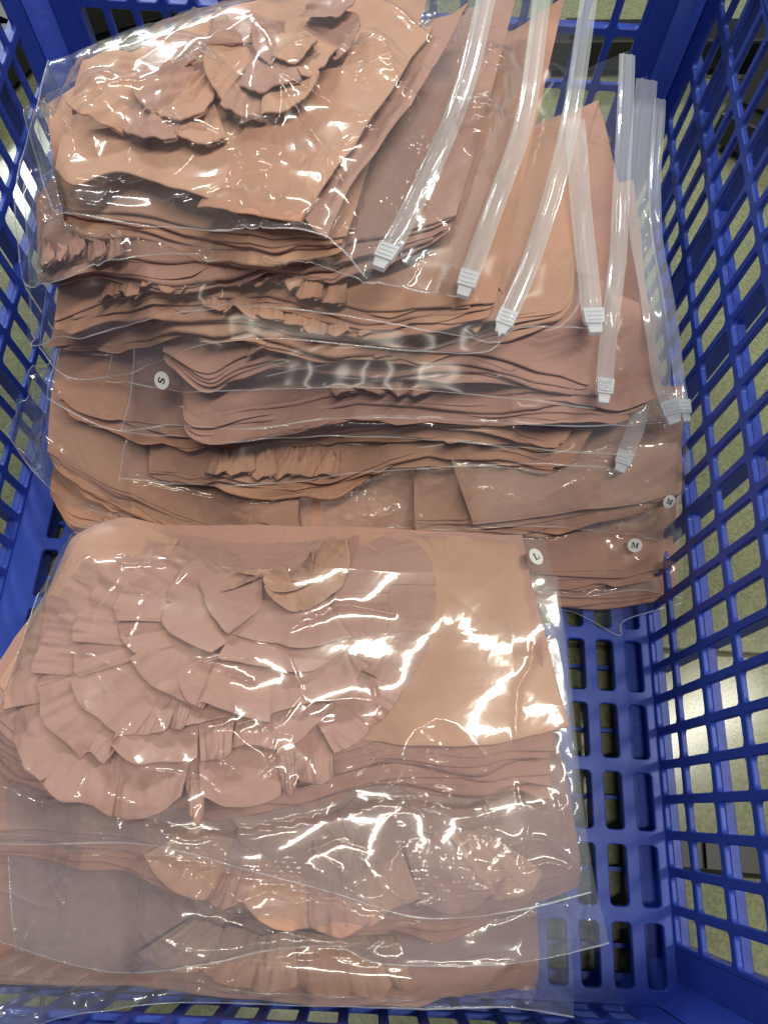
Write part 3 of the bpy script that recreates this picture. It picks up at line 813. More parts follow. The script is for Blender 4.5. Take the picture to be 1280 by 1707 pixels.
gJ, _ = garment('broad garment with a turned back flap in the upper M bag at the right', [(690, 868), (740, 871), (790, 873), (950, 852), (1060, 838), (1124, 820)],
        [(690, 640, 0.10), (850, 640, 0.105), (1128, 660, 0.10)], 0.024, 7, 17, FAB[1], nu=150, nv=70, wrinkle=0.8)
# the turned-back flap
garment('', [(788, 875), (870, 866), (950, 854), (1060, 840), (1123, 823)], [(752, 770, 0.10), (900, 760, 0.10), (1128, 740, 0.10)], 0.0025, 1, 18, FAB[0], nu=90, nv=50, env=False, wrinkle=0.25, edge_amp=0.4, root=gJ)
b = bag('clear bag with round M sticker at its right corner, upper of the two M bags')
film(b, [(535, 892), (640, 888), (760, 884), (900, 880), (1020, 890), (1130, 908)], [(540, 640, 0.12), (800, 640, 0.12), (1140, 660, 0.11)],
     right=[(1130, 908, 0.045), (1148, 820, 0.07), (1140, 660, 0.11)], creases=[[(780,822),(815,820),(870,842)],[(880,845),(950,812),(1020,795)],[(1050,800),(1075,810),(1092,832)],[(560,893),(590,872),(645,868),(690,842)],[(670,880),(700,868)],[(1110,880),(1125,920)]], spots=[(600,850,80),(660,880,50),(1060,870,24)], mat=FILM_LOW, seed=19, nu=251, nv=196)
size_sticker(b, 1115, 836, 'M', -20, r=0.0042)
back_43 = len(OPS); film(None, [(16, 730), (60, 796), (120, 846), (250, 888), (420, 920), (520, 908)], [(115, 570, 0.12), (500, 600, 0.12)], left=[(16, 730, 0.08), (62, 655, 0.10), (115, 570, 0.12)], seed=122, nu=110, nv=80, name='back_film', mat=FILM_BACK)
garment('bright folded garment with diagonal creases, wide at the left side of the rear stack', [(92, 762), (180, 812), (300, 858), (420, 884), (494, 888), (500, 860)],
        [(110, 560, 0.125), (300, 560, 0.13), (500, 600, 0.12)], 0.024, 8, 21, FAB[1], nu=150, nv=80, wrinkle=1.2)
b = bag('clear bag reaching to the left crate wall with a pointed empty corner')
OPS[back_43][4] = b
film(b, [(12, 722), (60, 790), (120, 838), (250, 880), (420, 912), (520, 900)], [(110, 560, 0.14), (300, 560, 0.14), (520, 620, 0.13)],
     left=[(12, 722, 0.085), (60, 650, 0.11), (110, 560, 0.14)], creases=[[(220,805),(300,825),(390,838)],[(300,820),(390,855),(400,845),(480,838)],[(12,722),(60,690),(110,670)],[(12,722),(70,735),(110,760)],[(200,680),(230,675)]], spots=[(70,640,25),(50,690,16),(410,855,18)], seed=22, nu=251, nv=196)
garment('folded garment under the S sticker bag with a dark gap at its ruffle', [(250, 782), (330, 796), (440, 800), (545, 788), (620, 765), (720, 756), (850, 760), (955, 768)],
        [(260, 560, 0.145), (600, 540, 0.15), (1090, 560, 0.14)], 0.020, 8, 23, FAB[1], nu=150, nv=60, edge_amp=1.5, ruffle=[(0.15, 0.45, 6)])
b = bag('clear bag whose zip end sticks out at mid height near the right side')
film(b, [(200, 800), (330, 812), (470, 808), (600, 790), (760, 780), (900, 775), (1040, 785)], [(240, 560, 0.155), (600, 540, 0.155), (1090, 560, 0.15)], ncr=3, amp=0.6, mat=FILM_REAR, seed=24, nu=160, nv=120)
zipstrip(b, [(1090, 600, 0.15), (1060, 700), (1036, 772)], 0.010)
garment('thin many layered garment in the middle of the rear stack', [(100, 655), (150, 690), (300, 722), (420, 705), (560, 702), (700, 706), (830, 728), (938, 742)],
        [(120, 520, 0.155), (500, 500, 0.165), (1080, 520, 0.16)], 0.020, 9, 25, FAB[1], nu=160, nv=60, edge_amp=1.3, ruffle=[(0.30, 0.50, 4)])
b = bag('clear bag of the thin layered garment, zip end tucked at mid right')
film(b, [(85, 672), (190, 722), (300, 732), (450, 735), (620, 730), (800, 742), (960, 758), (1060, 762)], [(120, 520, 0.165), (500, 500, 0.17), (1090, 520, 0.165)], ncr=3, amp=0.6, mat=FILM_REAR, seed=26, nu=160, nv=120)
back_71 = len(OPS); film(None, [(200, 730), (290, 722), (420, 724), (760, 712), (930, 722), (1116, 720)], [(235, 490, 0.175), (600, 440, 0.18), (1075, 300, 0.175)], left=[(200, 730, 0.105), (218, 640, 0.13), (235, 490, 0.175)], seed=128, nu=120, nv=90, name='back_film', mat=FILM_BACK)
garment('pale folded garment with square front panel beside the S sticker', [(304, 640), (330, 700), (470, 674), (600, 652), (760, 652), (900, 672), (1000, 668), (1098, 650)],
        [(300, 480, 0.18), (600, 420, 0.19), (1055, 300, 0.175)], 0.020, 7, 27, FAB[2], nu=170, nv=80, wrinkle=0.8, ruffle=[(0.35, 0.60, 5)])
b = bag('clear bag with round S sticker on its empty left margin')
OPS[back_71][4] = b
film(b, [(205, 722), (290, 712), (420, 716), (560, 700), (760, 702), (930, 712), (1112, 712)], [(230, 470, 0.185), (600, 420, 0.197), (1078, 128, 0.185)],
     left=[(205, 722, 0.11), (222, 640, 0.135), (230, 470, 0.185)], right=[(1112, 712, 0.113), (1092, 560, 0.15), (1072, 400, 0.178), (1078, 128, 0.185)], creases=[[(1025,610),(1060,625),(1085,645)],[(1020,660),(1060,668),(1090,672)],[(430,628),(500,660),(592,688)],[(520,640),(560,660)],[(205,720),(290,706)],[(490,620),(485,600)]], spots=[(1050,650,30)], ncr=3, amp=0.6, mat=FILM_REAR, seed=28, nu=280, nv=224)
size_sticker(b, 270, 634, 'S', -100, r=0.0046)
zipstrip(b, [(1100, 165, 0.185), (1090, 350, 0.18), (1118, 520, 0.15), (1138, 690)], 0.007)
zipstrip(b, [(1078, 132, 0.187), (1064, 300, 0.185), (1074, 420, 0.18), (1096, 560, 0.155), (1110, 700)], 0.013, dots=True)

garment('folded garment whose pink side shows between the fifth and sixth zip', [(278, 596), (350, 628), (420, 602), (560, 600), (700, 604), (850, 612), (985, 636)],
        [(300, 440, 0.195), (600, 330, 0.20), (960, 180, 0.20), (1000, 185, 0.20), (1034, 305, 0.192)], 0.018, 7, 29, FAB[2], nu=170, nv=80, wrinkle=0.9, ruffle=[(0.22, 0.55, 6)])
b = bag('clear bag with the longest zip, running up to the rear wall at the right')
film(b, [(180, 632), (300, 655), (450, 650), (620, 648), (800, 660), (990, 684)], [(230, 420, 0.20), (600, 300, 0.21), (1048, 84, 0.205)],
     right=[(990, 684, 0.12), (1020, 500, 0.165), (1038, 300, 0.198), (1048, 84, 0.205)], creases=[[(826,582),(900,612),(980,655)],[(860,562),(920,600),(975,650)],[(980,120),(1000,140),(1040,150)],[(960,110),(1005,160)],[(300,560),(270,600),(220,625)]], spots=[(1000,140,40),(900,640,30)], ncr=3, amp=0.2, mat=FILM_REAR, seed=30, nu=280, nv=224)
zipstrip(b, [(1046, 88, 0.207), (1037, 300, 0.20), (1024, 480, 0.17), (1003, 660)], 0.0092, dots=True)

garment('folded garment with a crisp upright edge right of the pointed slider', [(88, 570), (190, 552), (285, 536), (420, 542), (560, 556), (700, 560), (850, 530), (925, 512), (956, 488)],
        [(110, 420, 0.205), (500, 300, 0.215), (965, 200, 0.21)], 0.018, 8, 31, FAB[0], nu=180, nv=80, wrinkle=0.9, ruffle=[(0.30, 0.62, 7), (0.66, 0.86, 4)])
b = bag('clear bag with the slider just right of the pointed one')
film(b, [(66, 580), (120, 634), (230, 622), (330, 580), (470, 566), (620, 580), (800, 590), (860, 552), (992, 552)], [(90, 400, 0.215), (500, 280, 0.222), (958, 190, 0.218)],
     right=[(992, 552, 0.155), (985, 420, 0.19), (958, 190, 0.218)], creases=[[(935,210),(960,250)],[(900,530),(940,545),(985,540)],[(910,555),(945,600),(985,650)]], spots=[(200,580,25)], ncr=3, amp=0.6, mat=FILM_REAR, seed=32, nu=280, nv=224)
zipstrip(b, [(958, 195, 0.221), (970, 360, 0.208), (983, 480, 0.182), (988, 540)], 0.011)

garment('folded garment with a long wavy front edge third from the top', [(98, 542), (190, 508), (290, 486), (400, 470), (500, 490), (640, 518), (740, 526), (822, 516)],
        [(120, 330, 0.222), (500, 220, 0.228), (935, 20, 0.225)], 0.018, 7, 33, FAB[1], nu=180, nv=80, ruffle=[(0.12, 0.34, 5), (0.42, 0.66, 5)])
b = bag('clear bag with the slider that ends in a sharp point')
film(b, [(55, 560), (64, 578), (190, 546), (290, 520), (420, 512), (560, 522), (700, 548), (832, 572)], [(40, 300, 0.228), (400, 120, 0.234), (985, -20, 0.234)],
     left=[(55, 560, 0.16), (50, 430, 0.20), (40, 300, 0.228)], right=[(832, 572, 0.155), (900, 400, 0.205), (952, 200, 0.23), (985, -20, 0.234)], creases=[[(905,130),(925,150),(900,175),(930,160)],[(880,330),(870,400)],[(640,480),(700,520),(740,545)]], spots=[(915,145,35),(790,520,25)], mat=FILM_REAR, seed=34, nu=294, nv=251)
zipstrip(b, [(984, -20, 0.237), (945, 230, 0.232), (890, 420, 0.207), (840, 540)], 0.0092, point=True)

garment('folded garment second from the top, rust coloured pleats at its left end', [(62, 445), (110, 452), (180, 438), (300, 440), (450, 432), (560, 430), (640, 412), (700, 408), (756, 388)],
        [(60, 330, 0.232), (300, 160, 0.238), (862, -10, 0.24)], 0.018, 7, 35, FAB[2], nu=180, nv=90, ruffle=[(0.02, 0.22, 5)])
b = bag('clear bag second from the top, its slider over the third garment')
film(b, [(34, 440), (50, 480), (120, 462), (180, 436), (330, 425), (480, 432), (640, 482), (762, 502)], [(85, 110, 0.235), (380, 20, 0.242), (905, -20, 0.244)],
     left=[(34, 440, 0.20), (30, 300, 0.23), (85, 110, 0.235)], right=[(762, 502, 0.18), (822, 340, 0.222), (872, 190, 0.24), (905, -20, 0.244)], creases=[[(700,350),(735,378),(765,400),(755,450)],[(780,130),(800,105),(860,100)],[(790,205),(820,190),(850,170)],[(620,410),(660,440),(650,470)],[(430,420),(500,470)]], spots=[(820,140,45),(800,210,40),(620,400,20)], seed=36, nu=294, nv=266)
zipstrip(b, [(905, -20, 0.247), (876, 190, 0.243), (826, 340, 0.228), (776, 480)], 0.0092)

# top garment: broad smooth front panel, ruffles behind it
back_51 = len(OPS); film(None, [(85, 370), (180, 378), (400, 402), (540, 416), (616, 478)], [(82, 180, 0.24), (380, 20, 0.248), (810, -20, 0.25)], left=[(85, 370, 0.225), (60, 270, 0.235), (82, 180, 0.24)], seed=138, nu=120, nv=110, name='back_film', mat=FILM_BACK)
gA, PA = garment('topmost garment of the rear stack, smooth front panel with ruffles behind', [(92, 296), (112, 345), (200, 352), (330, 372), (430, 388), (500, 398), (578, 402)],
        [(80, 185, 0.245), (250, 95, 0.25), (420, 20, 0.255), (720, -20, 0.255)], 0.018, 7, 37, FAB[0], nu=190, nv=110, wrinkle=0.35, edge_amp=0.7)

def ring(tier, c, r0, r1, a0, a1, n, z, seed, mat, sq=1.0, lift=0.003):
    """n pleats round centre c (photo pixels at height z) between radii r0 and r1 (pixels), angles in degrees"""
    rng = random.Random(seed); A = np.linspace(a0, a1, n + 1)
    A = [a + rng.uniform(-.25, .25) * (a1 - a0) / n for a in A]
    for i in range(n):
        p = lambda a, r: (c[0] + r * math.cos(math.radians(a)), c[1] + r * sq * math.sin(math.radians(a)))
        b0, b1 = A[i], A[i + 1] + (a1 - a0) / n * 0.18
        R1 = r1 * rng.uniform(.94, 1.05); R2 = r1 * rng.uniform(.94, 1.05)
        pleat(tier, [p(b0, R1), p((b0 + b1) / 2, (R1 + R2) / 2 * 1.01), p(b1, R2)], [p(b0, r0), p(b1, r0)], z, lift=lift, tilt=rng.choice((-1, 1)) * lift * 0.45, seed=seed + i, mat=mat, n=10, m=10)

# ruffles of the topmost garment (behind its front panel)
def topz(x, y):
    for zz in np.linspace(0.34, 0.0, 681):
        p = W(x, y, zz)
        if hf_get(np.array([p[0]]), np.array([p[1]]))[0] >= zz: return zz
    return 0.0
tier = bpy.data.objects.new('front_panel', None); col.objects.link(tier); tier.parent = gA
zt = topz(400, 320) + 0.001; snap(); GROUPZ[0] = zt
pleat(tier, [(95, 290), (130, 318), (210, 300), (330, 345), (430, 362), (492, 378)], [(105, 225), (240, 215), (420, 215), (560, 130)], zt, lift=0.004, tilt=0.001, seed=4, mat=FAB[0], n=60, m=40, name='panel_fold')
pleat(tier, [(330, 352), (400, 368), (470, 378), (500, 384)], [(420, 215), (545, 130), (640, 120)], zt + 0.003, lift=0.003, tilt=0.001, seed=6, mat=FAB[1], n=40, m=40, name='panel_fold')
pleat(tier, [(500, 380), (560, 300), (640, 190), (720, 60)], [(400, 330), (500, 230), (560, 150), (600, 60)], zt + 0.003, lift=0.004, tilt=0.001, seed=8, mat=FAB[0], n=50, m=30, name='panel_fold')
pleat(tier, [(545, 402), (600, 300), (690, 180), (780, 20)], [(505, 370), (560, 290), (640, 180), (720, 50)], zt + 0.0005, lift=0.003, tilt=0.001, seed=9, mat=FAB[2], n=50, m=24, name='panel_fold')
snap(); zt2 = zt + 0.003; GROUPZ[0] = zt2
for lv, T_ in enumerate([
  [([(118, 196), (150, 215), (205, 232)], [(190, 140), (250, 160)]), ([(205, 226), (240, 252), (300, 262)], [(250, 150), (310, 165)]),
   ([(300, 255), (345, 262), (380, 240)], [(310, 160), (350, 160)]), ([(560, 120), (590, 90), (600, 50)], [(500, 70), (520, 30)]), ([(205, 105), (150, 135), (118, 190)], [(290, 110), (230, 150)])],
  [([(240, 150), (232, 180), (262, 205)], [(320, 110), (345, 150)]), ([(262, 200), (300, 222), (345, 212)], [(330, 130), (370, 140)]),
   ([(372, 200), (405, 222), (440, 226)], [(400, 130), (440, 130)]), ([(440, 222), (500, 205), (535, 160)], [(440, 120), (500, 100)]),
   ([(300, 75), (262, 100), (240, 148)], [(370, 70), (330, 110)])],
  [([(345, 105), (350, 150), (372, 185)], [(410, 80), (425, 110)]), ([(400, 160), (440, 180), (505, 172)], [(430, 90), (480, 90)]),
   ([(505, 168), (545, 140), (562, 90)], [(470, 80), (500, 60)]), ([(430, 30), (370, 50), (345, 100)], [(480, 50), (430, 80)])],
  [([(430, 60), (425, 100), (455, 128)], [(470, 50), (480, 70)]), ([(455, 124), (500, 128), (530, 95)], [(470, 60), (500, 60)]),
   ([(560, 60), (590, 30), (600, -10)], [(500, 40), (520, 0)])]]):
    tier = bpy.data.objects.new('ruffle_tier', None); col.objects.link(tier); tier.parent = gA
    for i, (o_, i_) in enumerate(T_):
        pleat(tier, o_, i_, zt2 + 0.0012 + 0.0016 * lv + 0.0007 * (i % 2), lift=0.0052, tilt=0.0028 * (1 if i % 2 else -1), seed=300 + lv * 9 + i, mat=FAB[2] if (lv + i) % 2 else FAB[0], n=22, m=20)
b = bag('topmost clear bag of the rear stack, glaring highlights above the ruffled garment')
OPS[back_51][4] = b
film(b, [(92, 358), (180, 368), (250, 378), (400, 390), (540, 406), (612, 474)], [(78, 172, 0.25), (230, 92, 0.258), (380, 14, 0.262), (560, -25, 0.264), (815, -25, 0.262)],
     left=[(92, 358, 0.235), (66, 270, 0.243), (78, 172, 0.25)], right=[(612, 474, 0.21), (690, 330, 0.238), (760, 180, 0.255), (815, -25, 0.262)], creases=[[(120,190),(180,160),(290,130),(345,80),(330,130),(262,260),(330,242),(395,250)],[(215,275),(232,235),(250,198)],[(452,122),(500,80),(560,78),(640,110)],[(452,125),(530,170),(605,210),(640,190),(690,182)],[(455,130),(500,200),(560,290),(603,362),(650,362)],[(300,0),(330,30)],[(620,0),(660,20),(700,60),(780,105)],[(395,285),(410,235)],[(270,345),(330,330),(440,300),(445,350)],[(640,100),(660,140),(700,185)],[(660,245),(690,180),(680,150)],[(100,190),(85,270),(78,330)]], spots=[(180,200,55),(345,178,60),(270,235,42),(435,250,34),(630,110,40),(380,95,24),(90,240,30)], seed=38, nu=380, nv=340, ncr=30, amp=1.1, it=170)
zipstrip(b, [(815, -25, 0.266), (772, 150, 0.26), (700, 325, 0.245), (640, 438, 0.222)], 0.0092)

# ================================================================== FRONT STACK
HFsave = HF.copy()
GF = 'folded peach garments in the front stack'
def zfront(x, y): return 0.02
garment('bottom garment of the front stack, ruffle showing beneath two bags', [(-60, 1620, 0.05), (150, 1626, 0.05), (330, 1636, 0.054), (420, 1648, 0.054), (690, 1655, 0.054), (800, 1640, 0.05), (890, 1625, 0.04)],
        [(60, 1130, 0.03), (300, 950, 0.03), (880, 1000, 0.03)], 0.020, 7, 51, FAB[2], nu=150, nv=70, group=GF, slope=0.15)
g3 = [o for o in col.objects if o.name.startswith('folded_garment') and o.parent is None][-1]
snap(); z3 = topz(520, 1600); GROUPZ[0] = z3
tier = bpy.data.objects.new('ruffle_tier', None); col.objects.link(tier); tier.parent = g3
for i, (o_, i_) in enumerate([([(330, 1606), (370, 1628), (420, 1642)], [(380, 1540), (440, 1560)]), ([(415, 1648), (440, 1654), (498, 1640)], [(440, 1560), (490, 1550)]),
  ([(498, 1646), (540, 1660), (585, 1656)], [(490, 1550), (560, 1560)]), ([(580, 1648), (630, 1656), (655, 1644)], [(560, 1560), (610, 1560)]), ([(640, 1632), (680, 1648), (694, 1638)], [(610, 1560), (660, 1560)]),
  ([(230, 1590), (280, 1612), (332, 1618)], [(320, 1530), (380, 1550)])]):
    pleat(tier, o_, i_, z3 + 0.001 + 0.0008 * (i % 2), lift=0.005, tilt=0.0025, seed=400 + i, mat=FAB[0] if i % 2 else FAB[1], n=22, m=18)
b = bag('lowest clear bag of the front stack with an uneven empty edge over the crate end', 'zip bags in the front stack')
film(b, [(-60, 1716, 0.118), (60, 1708, 0.112), (110, 1694, 0.10), (270, 1672, 0.078), (480, 1674, 0.08), (700, 1680, 0.084), (850, 1678, 0.082), (955, 1695, 0.09)],
     [(40, 1130, 0.04), (300, 950, 0.04), (890, 1000, 0.04)], right=[(955, 1695, 0.09), (948, 1560, 0.04), (890, 1000, 0.04)], creases=[[(140,1640),(175,1610),(215,1590)],[(85,1640),(80,1600)],[(240,1630),(262,1662)],[(310,1640),(335,1630),(320,1650)],[(860,1640),(880,1660),(900,1655)],[(600,1672),(700,1676),(815,1675)]], spots=[(180,1650,40),(870,1640,30)], mat=FILM_LOW, ncr=34, seed=52, nu=360, nv=260, name='front_film')

back_63 = len(OPS); film(None, [(-60, 1548, 0.066), (60, 1596, 0.066), (200, 1626, 0.066), (350, 1612, 0.066), (560, 1586, 0.066), (640, 1610, 0.066), (860, 1612, 0.066), (1016, 1582, 0.055)], [(90, 1060, 0.08), (300, 980, 0.08), (925, 980, 0.08)], right=[(1016, 1582, 0.055), (975, 1400, 0.075), (925, 980, 0.08)], seed=154, nu=150, nv=120, name='back_film', mat=FILM_BACK)
garment('middle garment of the front stack, part of its ruffle showing under the haze', [(-60, 1392, 0.092), (60, 1380, 0.092), (150, 1388, 0.092), (250, 1400, 0.092), (420, 1460, 0.09), (600, 1500, 0.088), (780, 1500, 0.088), (900, 1470, 0.086), (968, 1452, 0.085)],
        [(90, 1050, 0.09), (300, 950, 0.09), (880, 960, 0.09)], 0.024, 8, 53, FAB[2], nu=170, nv=80, group=GF, slope=0.9, wrinkle=1.0)
g4 = [o for o in col.objects if o.name.startswith('folded_garment') and o.parent is None][-1]
snap(); z4 = topz(560, 1430); GROUPZ[0] = z4
tier = bpy.data.objects.new('ruffle_tier', None); col.objects.link(tier); tier.parent = g4
for i, (o_, i_) in enumerate([([(248, 1425), (290, 1480), (345, 1500)], [(330, 1380), (400, 1400)]), ([(345, 1500), (375, 1512), (412, 1500)], [(400, 1390), (440, 1400)]),
  ([(404, 1500), (445, 1535), (515, 1553)], [(430, 1400), (510, 1400)]), ([(515, 1550), (570, 1557), (615, 1538)], [(512, 1400), (600, 1410)]), ([(615, 1540), (660, 1510), (700, 1500)], [(600, 1400), (660, 1400)]),
  ([(700, 1510), (760, 1520), (820, 1495)], [(670, 1390), (740, 1390)]), ([(820, 1500), (870, 1490), (905, 1455)], [(745, 1390), (800, 1380)])]):
    pleat(tier, o_, i_, z4 + 0.001 + 0.0008 * (i % 2), lift=0.005, tilt=0.0028 * (1 if i % 2 else -1), seed=420 + i, mat=FAB[2] if i % 2 else FAB[0], n=26, m=20)
tier = bpy.data.objects.new('ruffle_tier', None); col.objects.link(tier); tier.parent = g4
ring(tier, (540, 1300), 60, 165, 20, 165, 9, z4 + 0.0012, 63, FAB[2], sq=0.98, lift=0.003)
b = bag('middle clear bag of the front stack, its crisp sealed edge glinting near the bottom', 'zip bags in the front stack')
OPS[back_63][4] = b
film(b, [(-60, 1540, 0.07), (60, 1590, 0.07), (200, 1622, 0.07), (350, 1606, 0.07), (450, 1584, 0.08), (560, 1578, 0.085), (640, 1606, 0.085), (860, 1604, 0.084), (1014, 1572, 0.08)],
     [(80, 1030, 0.10), (300, 950, 0.10), (930, 960, 0.10)], right=[(1014, 1572, 0.08), (978, 1400, 0.085), (930, 960, 0.10)], creases=[[(138,1447),(150,1420),(172,1388)],[(-5,1468),(20,1455),(46,1434)],[(160,1528),(200,1485),(232,1450)],[(250,1485),(300,1472),(318,1445)],[(318,1440),(360,1470),(415,1515),(380,1522),(320,1505),(345,1530)],[(260,1555),(300,1580),(352,1601)],[(500,1440),(550,1488),(640,1512)],[(430,1460),(500,1425),(560,1400)],[(860,1500),(900,1440),(955,1447)],[(90,1485),(115,1470),(118,1510),(90,1485)],[(640,1603),(740,1608),(860,1603)],[(930,1480),(960,1530),(985,1545)],[(0,1590),(20,1555),(30,1550)]], spots=[(330,1480,50),(345,1515,30),(700,1440,70),(800,1430,60)], mat=FILM_LOW, ncr=40, seed=54, nu=400, nv=330, amp=1.2)

back_60 = len(OPS); film(None, [(-60, 1415, 0.11), (60, 1420, 0.11), (250, 1425, 0.11), (430, 1470, 0.11), (560, 1500, 0.106), (700, 1540, 0.104), (850, 1530, 0.10), (990, 1490, 0.096)], [(100, 1000, 0.115), (300, 960, 0.115), (905, 930, 0.115)], right=[(990, 1490, 0.096), (968, 1300, 0.11), (905, 930, 0.115)], seed=156, nu=150, nv=120, name='back_film', mat=FILM_BACK)
gB, PB = garment('topmost garment of the front stack with the big spiral rosette', [(-60, 1195, 0.127), (0, 1200, 0.127), (60, 1235, 0.127), (300, 1300, 0.126), (480, 1290, 0.126), (640, 1252, 0.126), (780, 1262, 0.126), (850, 1250, 0.126), (922, 1250, 0.126)],
        [(118, 935, 0.128), (135, 900, 0.13), (210, 868, 0.132), (300, 880, 0.13), (560, 890, 0.13), (868, 895, 0.13)], 0.032, 9, 55, FAB[2], nu=190, nv=110, group=GF, slope=0.85, wrinkle=0.6, env=False)
# smooth body panels lying over the layers
ZP = topz(500, 1100) + 0.0006; snap(); GROUPZ[0] = ZP
bp = bpy.data.objects.new('body_panel', None); col.objects.link(bp); bp.parent = gB
pleat(bp, [(600, 1236), (700, 1244), (780, 1246), (870, 1232), (946, 1214)], [(560, 905), (700, 900), (866, 902)], ZP, lift=0.002, tilt=0.0, seed=71, mat=FAB[0], n=60, m=60, name='panel_fold')
pleat(bp, [(0, 1140), (30, 1170), (60, 1215), (80, 1260)], [(150, 900), (210, 868), (300, 905)], ZP, lift=0.002, tilt=0.0, seed=72, mat=FAB[0], n=40, m=60, name='panel_fold')
pleat(bp, [(60, 1200), (250, 1290), (450, 1290), (620, 1240)], [(250, 905), (380, 925), (480, 915), (600, 905)], ZP + 0.0003, lift=0.001, tilt=0.0, seed=73, mat=FAB[2], n=50, m=50, name='panel_fold')

snap()
# rosette: tiers from the outermost (lowest) to the centre; each pleat traced as outer hem / inner edge
TIERS = [
 [ # 1
  ([(110, 1010), (75, 1060), (46, 1118)], [(180, 1030), (120, 1120)]),
  ([(46, 1112), (32, 1150), (31, 1190)], [(110, 1090), (95, 1170)]),
  ([(35, 1200), (42, 1248), (78, 1308)], [(95, 1150), (150, 1262)]),
  ([(92, 1310), (120, 1333), (160, 1342), (190, 1366)], [(120, 1240), (205, 1270)]),
  ([(190, 1366), (252, 1364), (312, 1337)], [(200, 1262), (320, 1262)]),
  ([(316, 1342), (338, 1376), (350, 1368)], [(312, 1290), (345, 1290)]),
  ([(346, 1330), (410, 1345), (470, 1331)], [(335, 1255), (468, 1250)]),
  ([(468, 1310), (490, 1325), (500, 1300)], [(462, 1240), (492, 1235)]),
  ([(500, 1304), (530, 1304), (556, 1302)], [(480, 1225), (552, 1215)]),
  ([(560, 1262), (600, 1240), (625, 1216)], [(520, 1190), (570, 1170)]),
  ([(625, 1216), (650, 1190), (673, 1160)], [(545, 1165), (590, 1120)]),
  ([(673, 1162), (700, 1110), (713, 1068)], [(590, 1110), (610, 1050)]),
  ([(713, 1066), (722, 1025), (722, 984)], [(600, 1050), (620, 980)]),
  ([(722, 986), (712, 940), (660, 905)], [(620, 985), (590, 930)]),
 ],
 [ # 2
  ([(170, 950), (130, 1000), (100, 1045)], [(240, 1000), (190, 1080)]),
  ([(100, 1050), (78, 1090), (76, 1130)], [(190, 1060), (150, 1130)]),
  ([(76, 1120), (80, 1145), (84, 1164)], [(150, 1080), (160, 1130)]),
  ([(82, 1160), (90, 1212), (128, 1248), (135, 1270)], [(150, 1120), (205, 1195)]),
  ([(140, 1262), (162, 1256), (187, 1280)], [(180, 1190), (225, 1215)]),
  ([(188, 1280), (200, 1250), (206, 1238)], [(205, 1220), (222, 1215)]),
  ([(200, 1252), (240, 1276), (290, 1270), (335, 1268)], [(215, 1190), (335, 1190)]),
  ([(342, 1276), (368, 1268), (393, 1264)], [(335, 1185), (395, 1180)]),
  ([(393, 1252), (420, 1246), (464, 1258)], [(405, 1170), (455, 1180)]),
  ([(470, 1268), (500, 1238), (550, 1190)], [(450, 1180), (530, 1150)]),
  ([(556, 1180), (580, 1155), (603, 1128)], [(510, 1120), (560, 1060)]),
  ([(603, 1128), (622, 1105), (634, 1082)], [(540, 1080), (560, 1040)]),
  ([(634, 1083), (646, 1045), (647, 998)], [(545, 1050), (560, 990)]),
  ([(647, 1000), (640, 950), (598, 912)], [(560, 1000), (560, 930)]),
 ],
 [ # 3
  ([(225, 940), (190, 975), (165, 1022)], [(300, 990), (240, 1050)]),
  ([(165, 1018), (150, 1045), (143, 1082)], [(240, 1030), (235, 1085)]),
  ([(143, 1080), (144, 1110), (147, 1138)], [(240, 1055), (255, 1100)]),
  ([(135, 1142), (152, 1178), (182, 1204), (205, 1227), (231, 1231)], [(225, 1095), (290, 1140)]),
  ([(231, 1232), (250, 1229), (290, 1219)], [(265, 1140), (310, 1140)]),
  ([(290, 1218), (305, 1219), (316, 1224)], [(290, 1140), (330, 1150)]),
  ([(317, 1222), (352, 1208), (396, 1195)], [(330, 1150), (400, 1150)]),
 ],
 [ # 4
  ([(300, 930), (250, 955), (225, 992)], [(370, 990), (320, 1030)]),
  ([(225, 990), (214, 1020), (216, 1050)], [(310, 1000), (320, 1045)]),
  ([(215, 1046), (219, 1078), (242, 1105)], [(310, 1025), (330, 1075)]),
  ([(231, 1112), (262, 1148), (298, 1168), (338, 1192)], [(310, 1060), (390, 1110)]),
 ],
 [ # 5
  ([(345, 940), (300, 975), (283, 1010)], [(420, 990), (370, 1030)]),
  ([(283, 1022), (284, 1052), (330, 1085), (357, 1101)], [(350, 985), (420, 1050)]),
  ([(300, 1130), (318, 1165), (345, 1192)], [(360, 1090), (385, 1110)]),
  ([(340, 1184), (352, 1178), (400, 1196), (454, 1213)], [(375, 1080), (450, 1090)]),
  ([(450, 1204), (466, 1192), (545, 1173), (598, 1153)], [(447, 1080), (565, 1060)]),
 ],
 [ # 6
  ([(372, 1108), (440, 1118), (506, 1127), (550, 1108), (584, 1083)], [(395, 1050), (560, 1040)]),
  ([(350, 968), (338, 985), (352, 1020), (384, 1070)], [(440, 960), (440, 1015)]),
  ([(383, 1068), (444, 1078), (505, 1085), (588, 1075)], [(430, 1005), (540, 1005)]),
 ],
 [ # 7 centre
  ([(583, 925), (583, 965), (566, 996), (536, 1018), (508, 1031)], [(540, 915), (520, 960), (490, 985)]),
  ([(508, 1031), (485, 1028), (465, 1014), (446, 996)], [(500, 985), (480, 985), (462, 975)]),
  ([(365, 998), (400, 992), (442, 977)], [(370, 975), (440, 965)]),
  ([(400, 972), (430, 973), (450, 972)], [(410, 955), (460, 955)]),
 ],
 [ # 8
  ([(446, 996), (480, 1001), (520, 990), (552, 972)], [(455, 975), (520, 968)]),
  ([(447, 992), (444, 974), (466, 966), (490, 962)], [(470, 990), (492, 984)]),
  ([(492, 985), (520, 980), (527, 940)], [(492, 966), (512, 945)]),
 ],
]
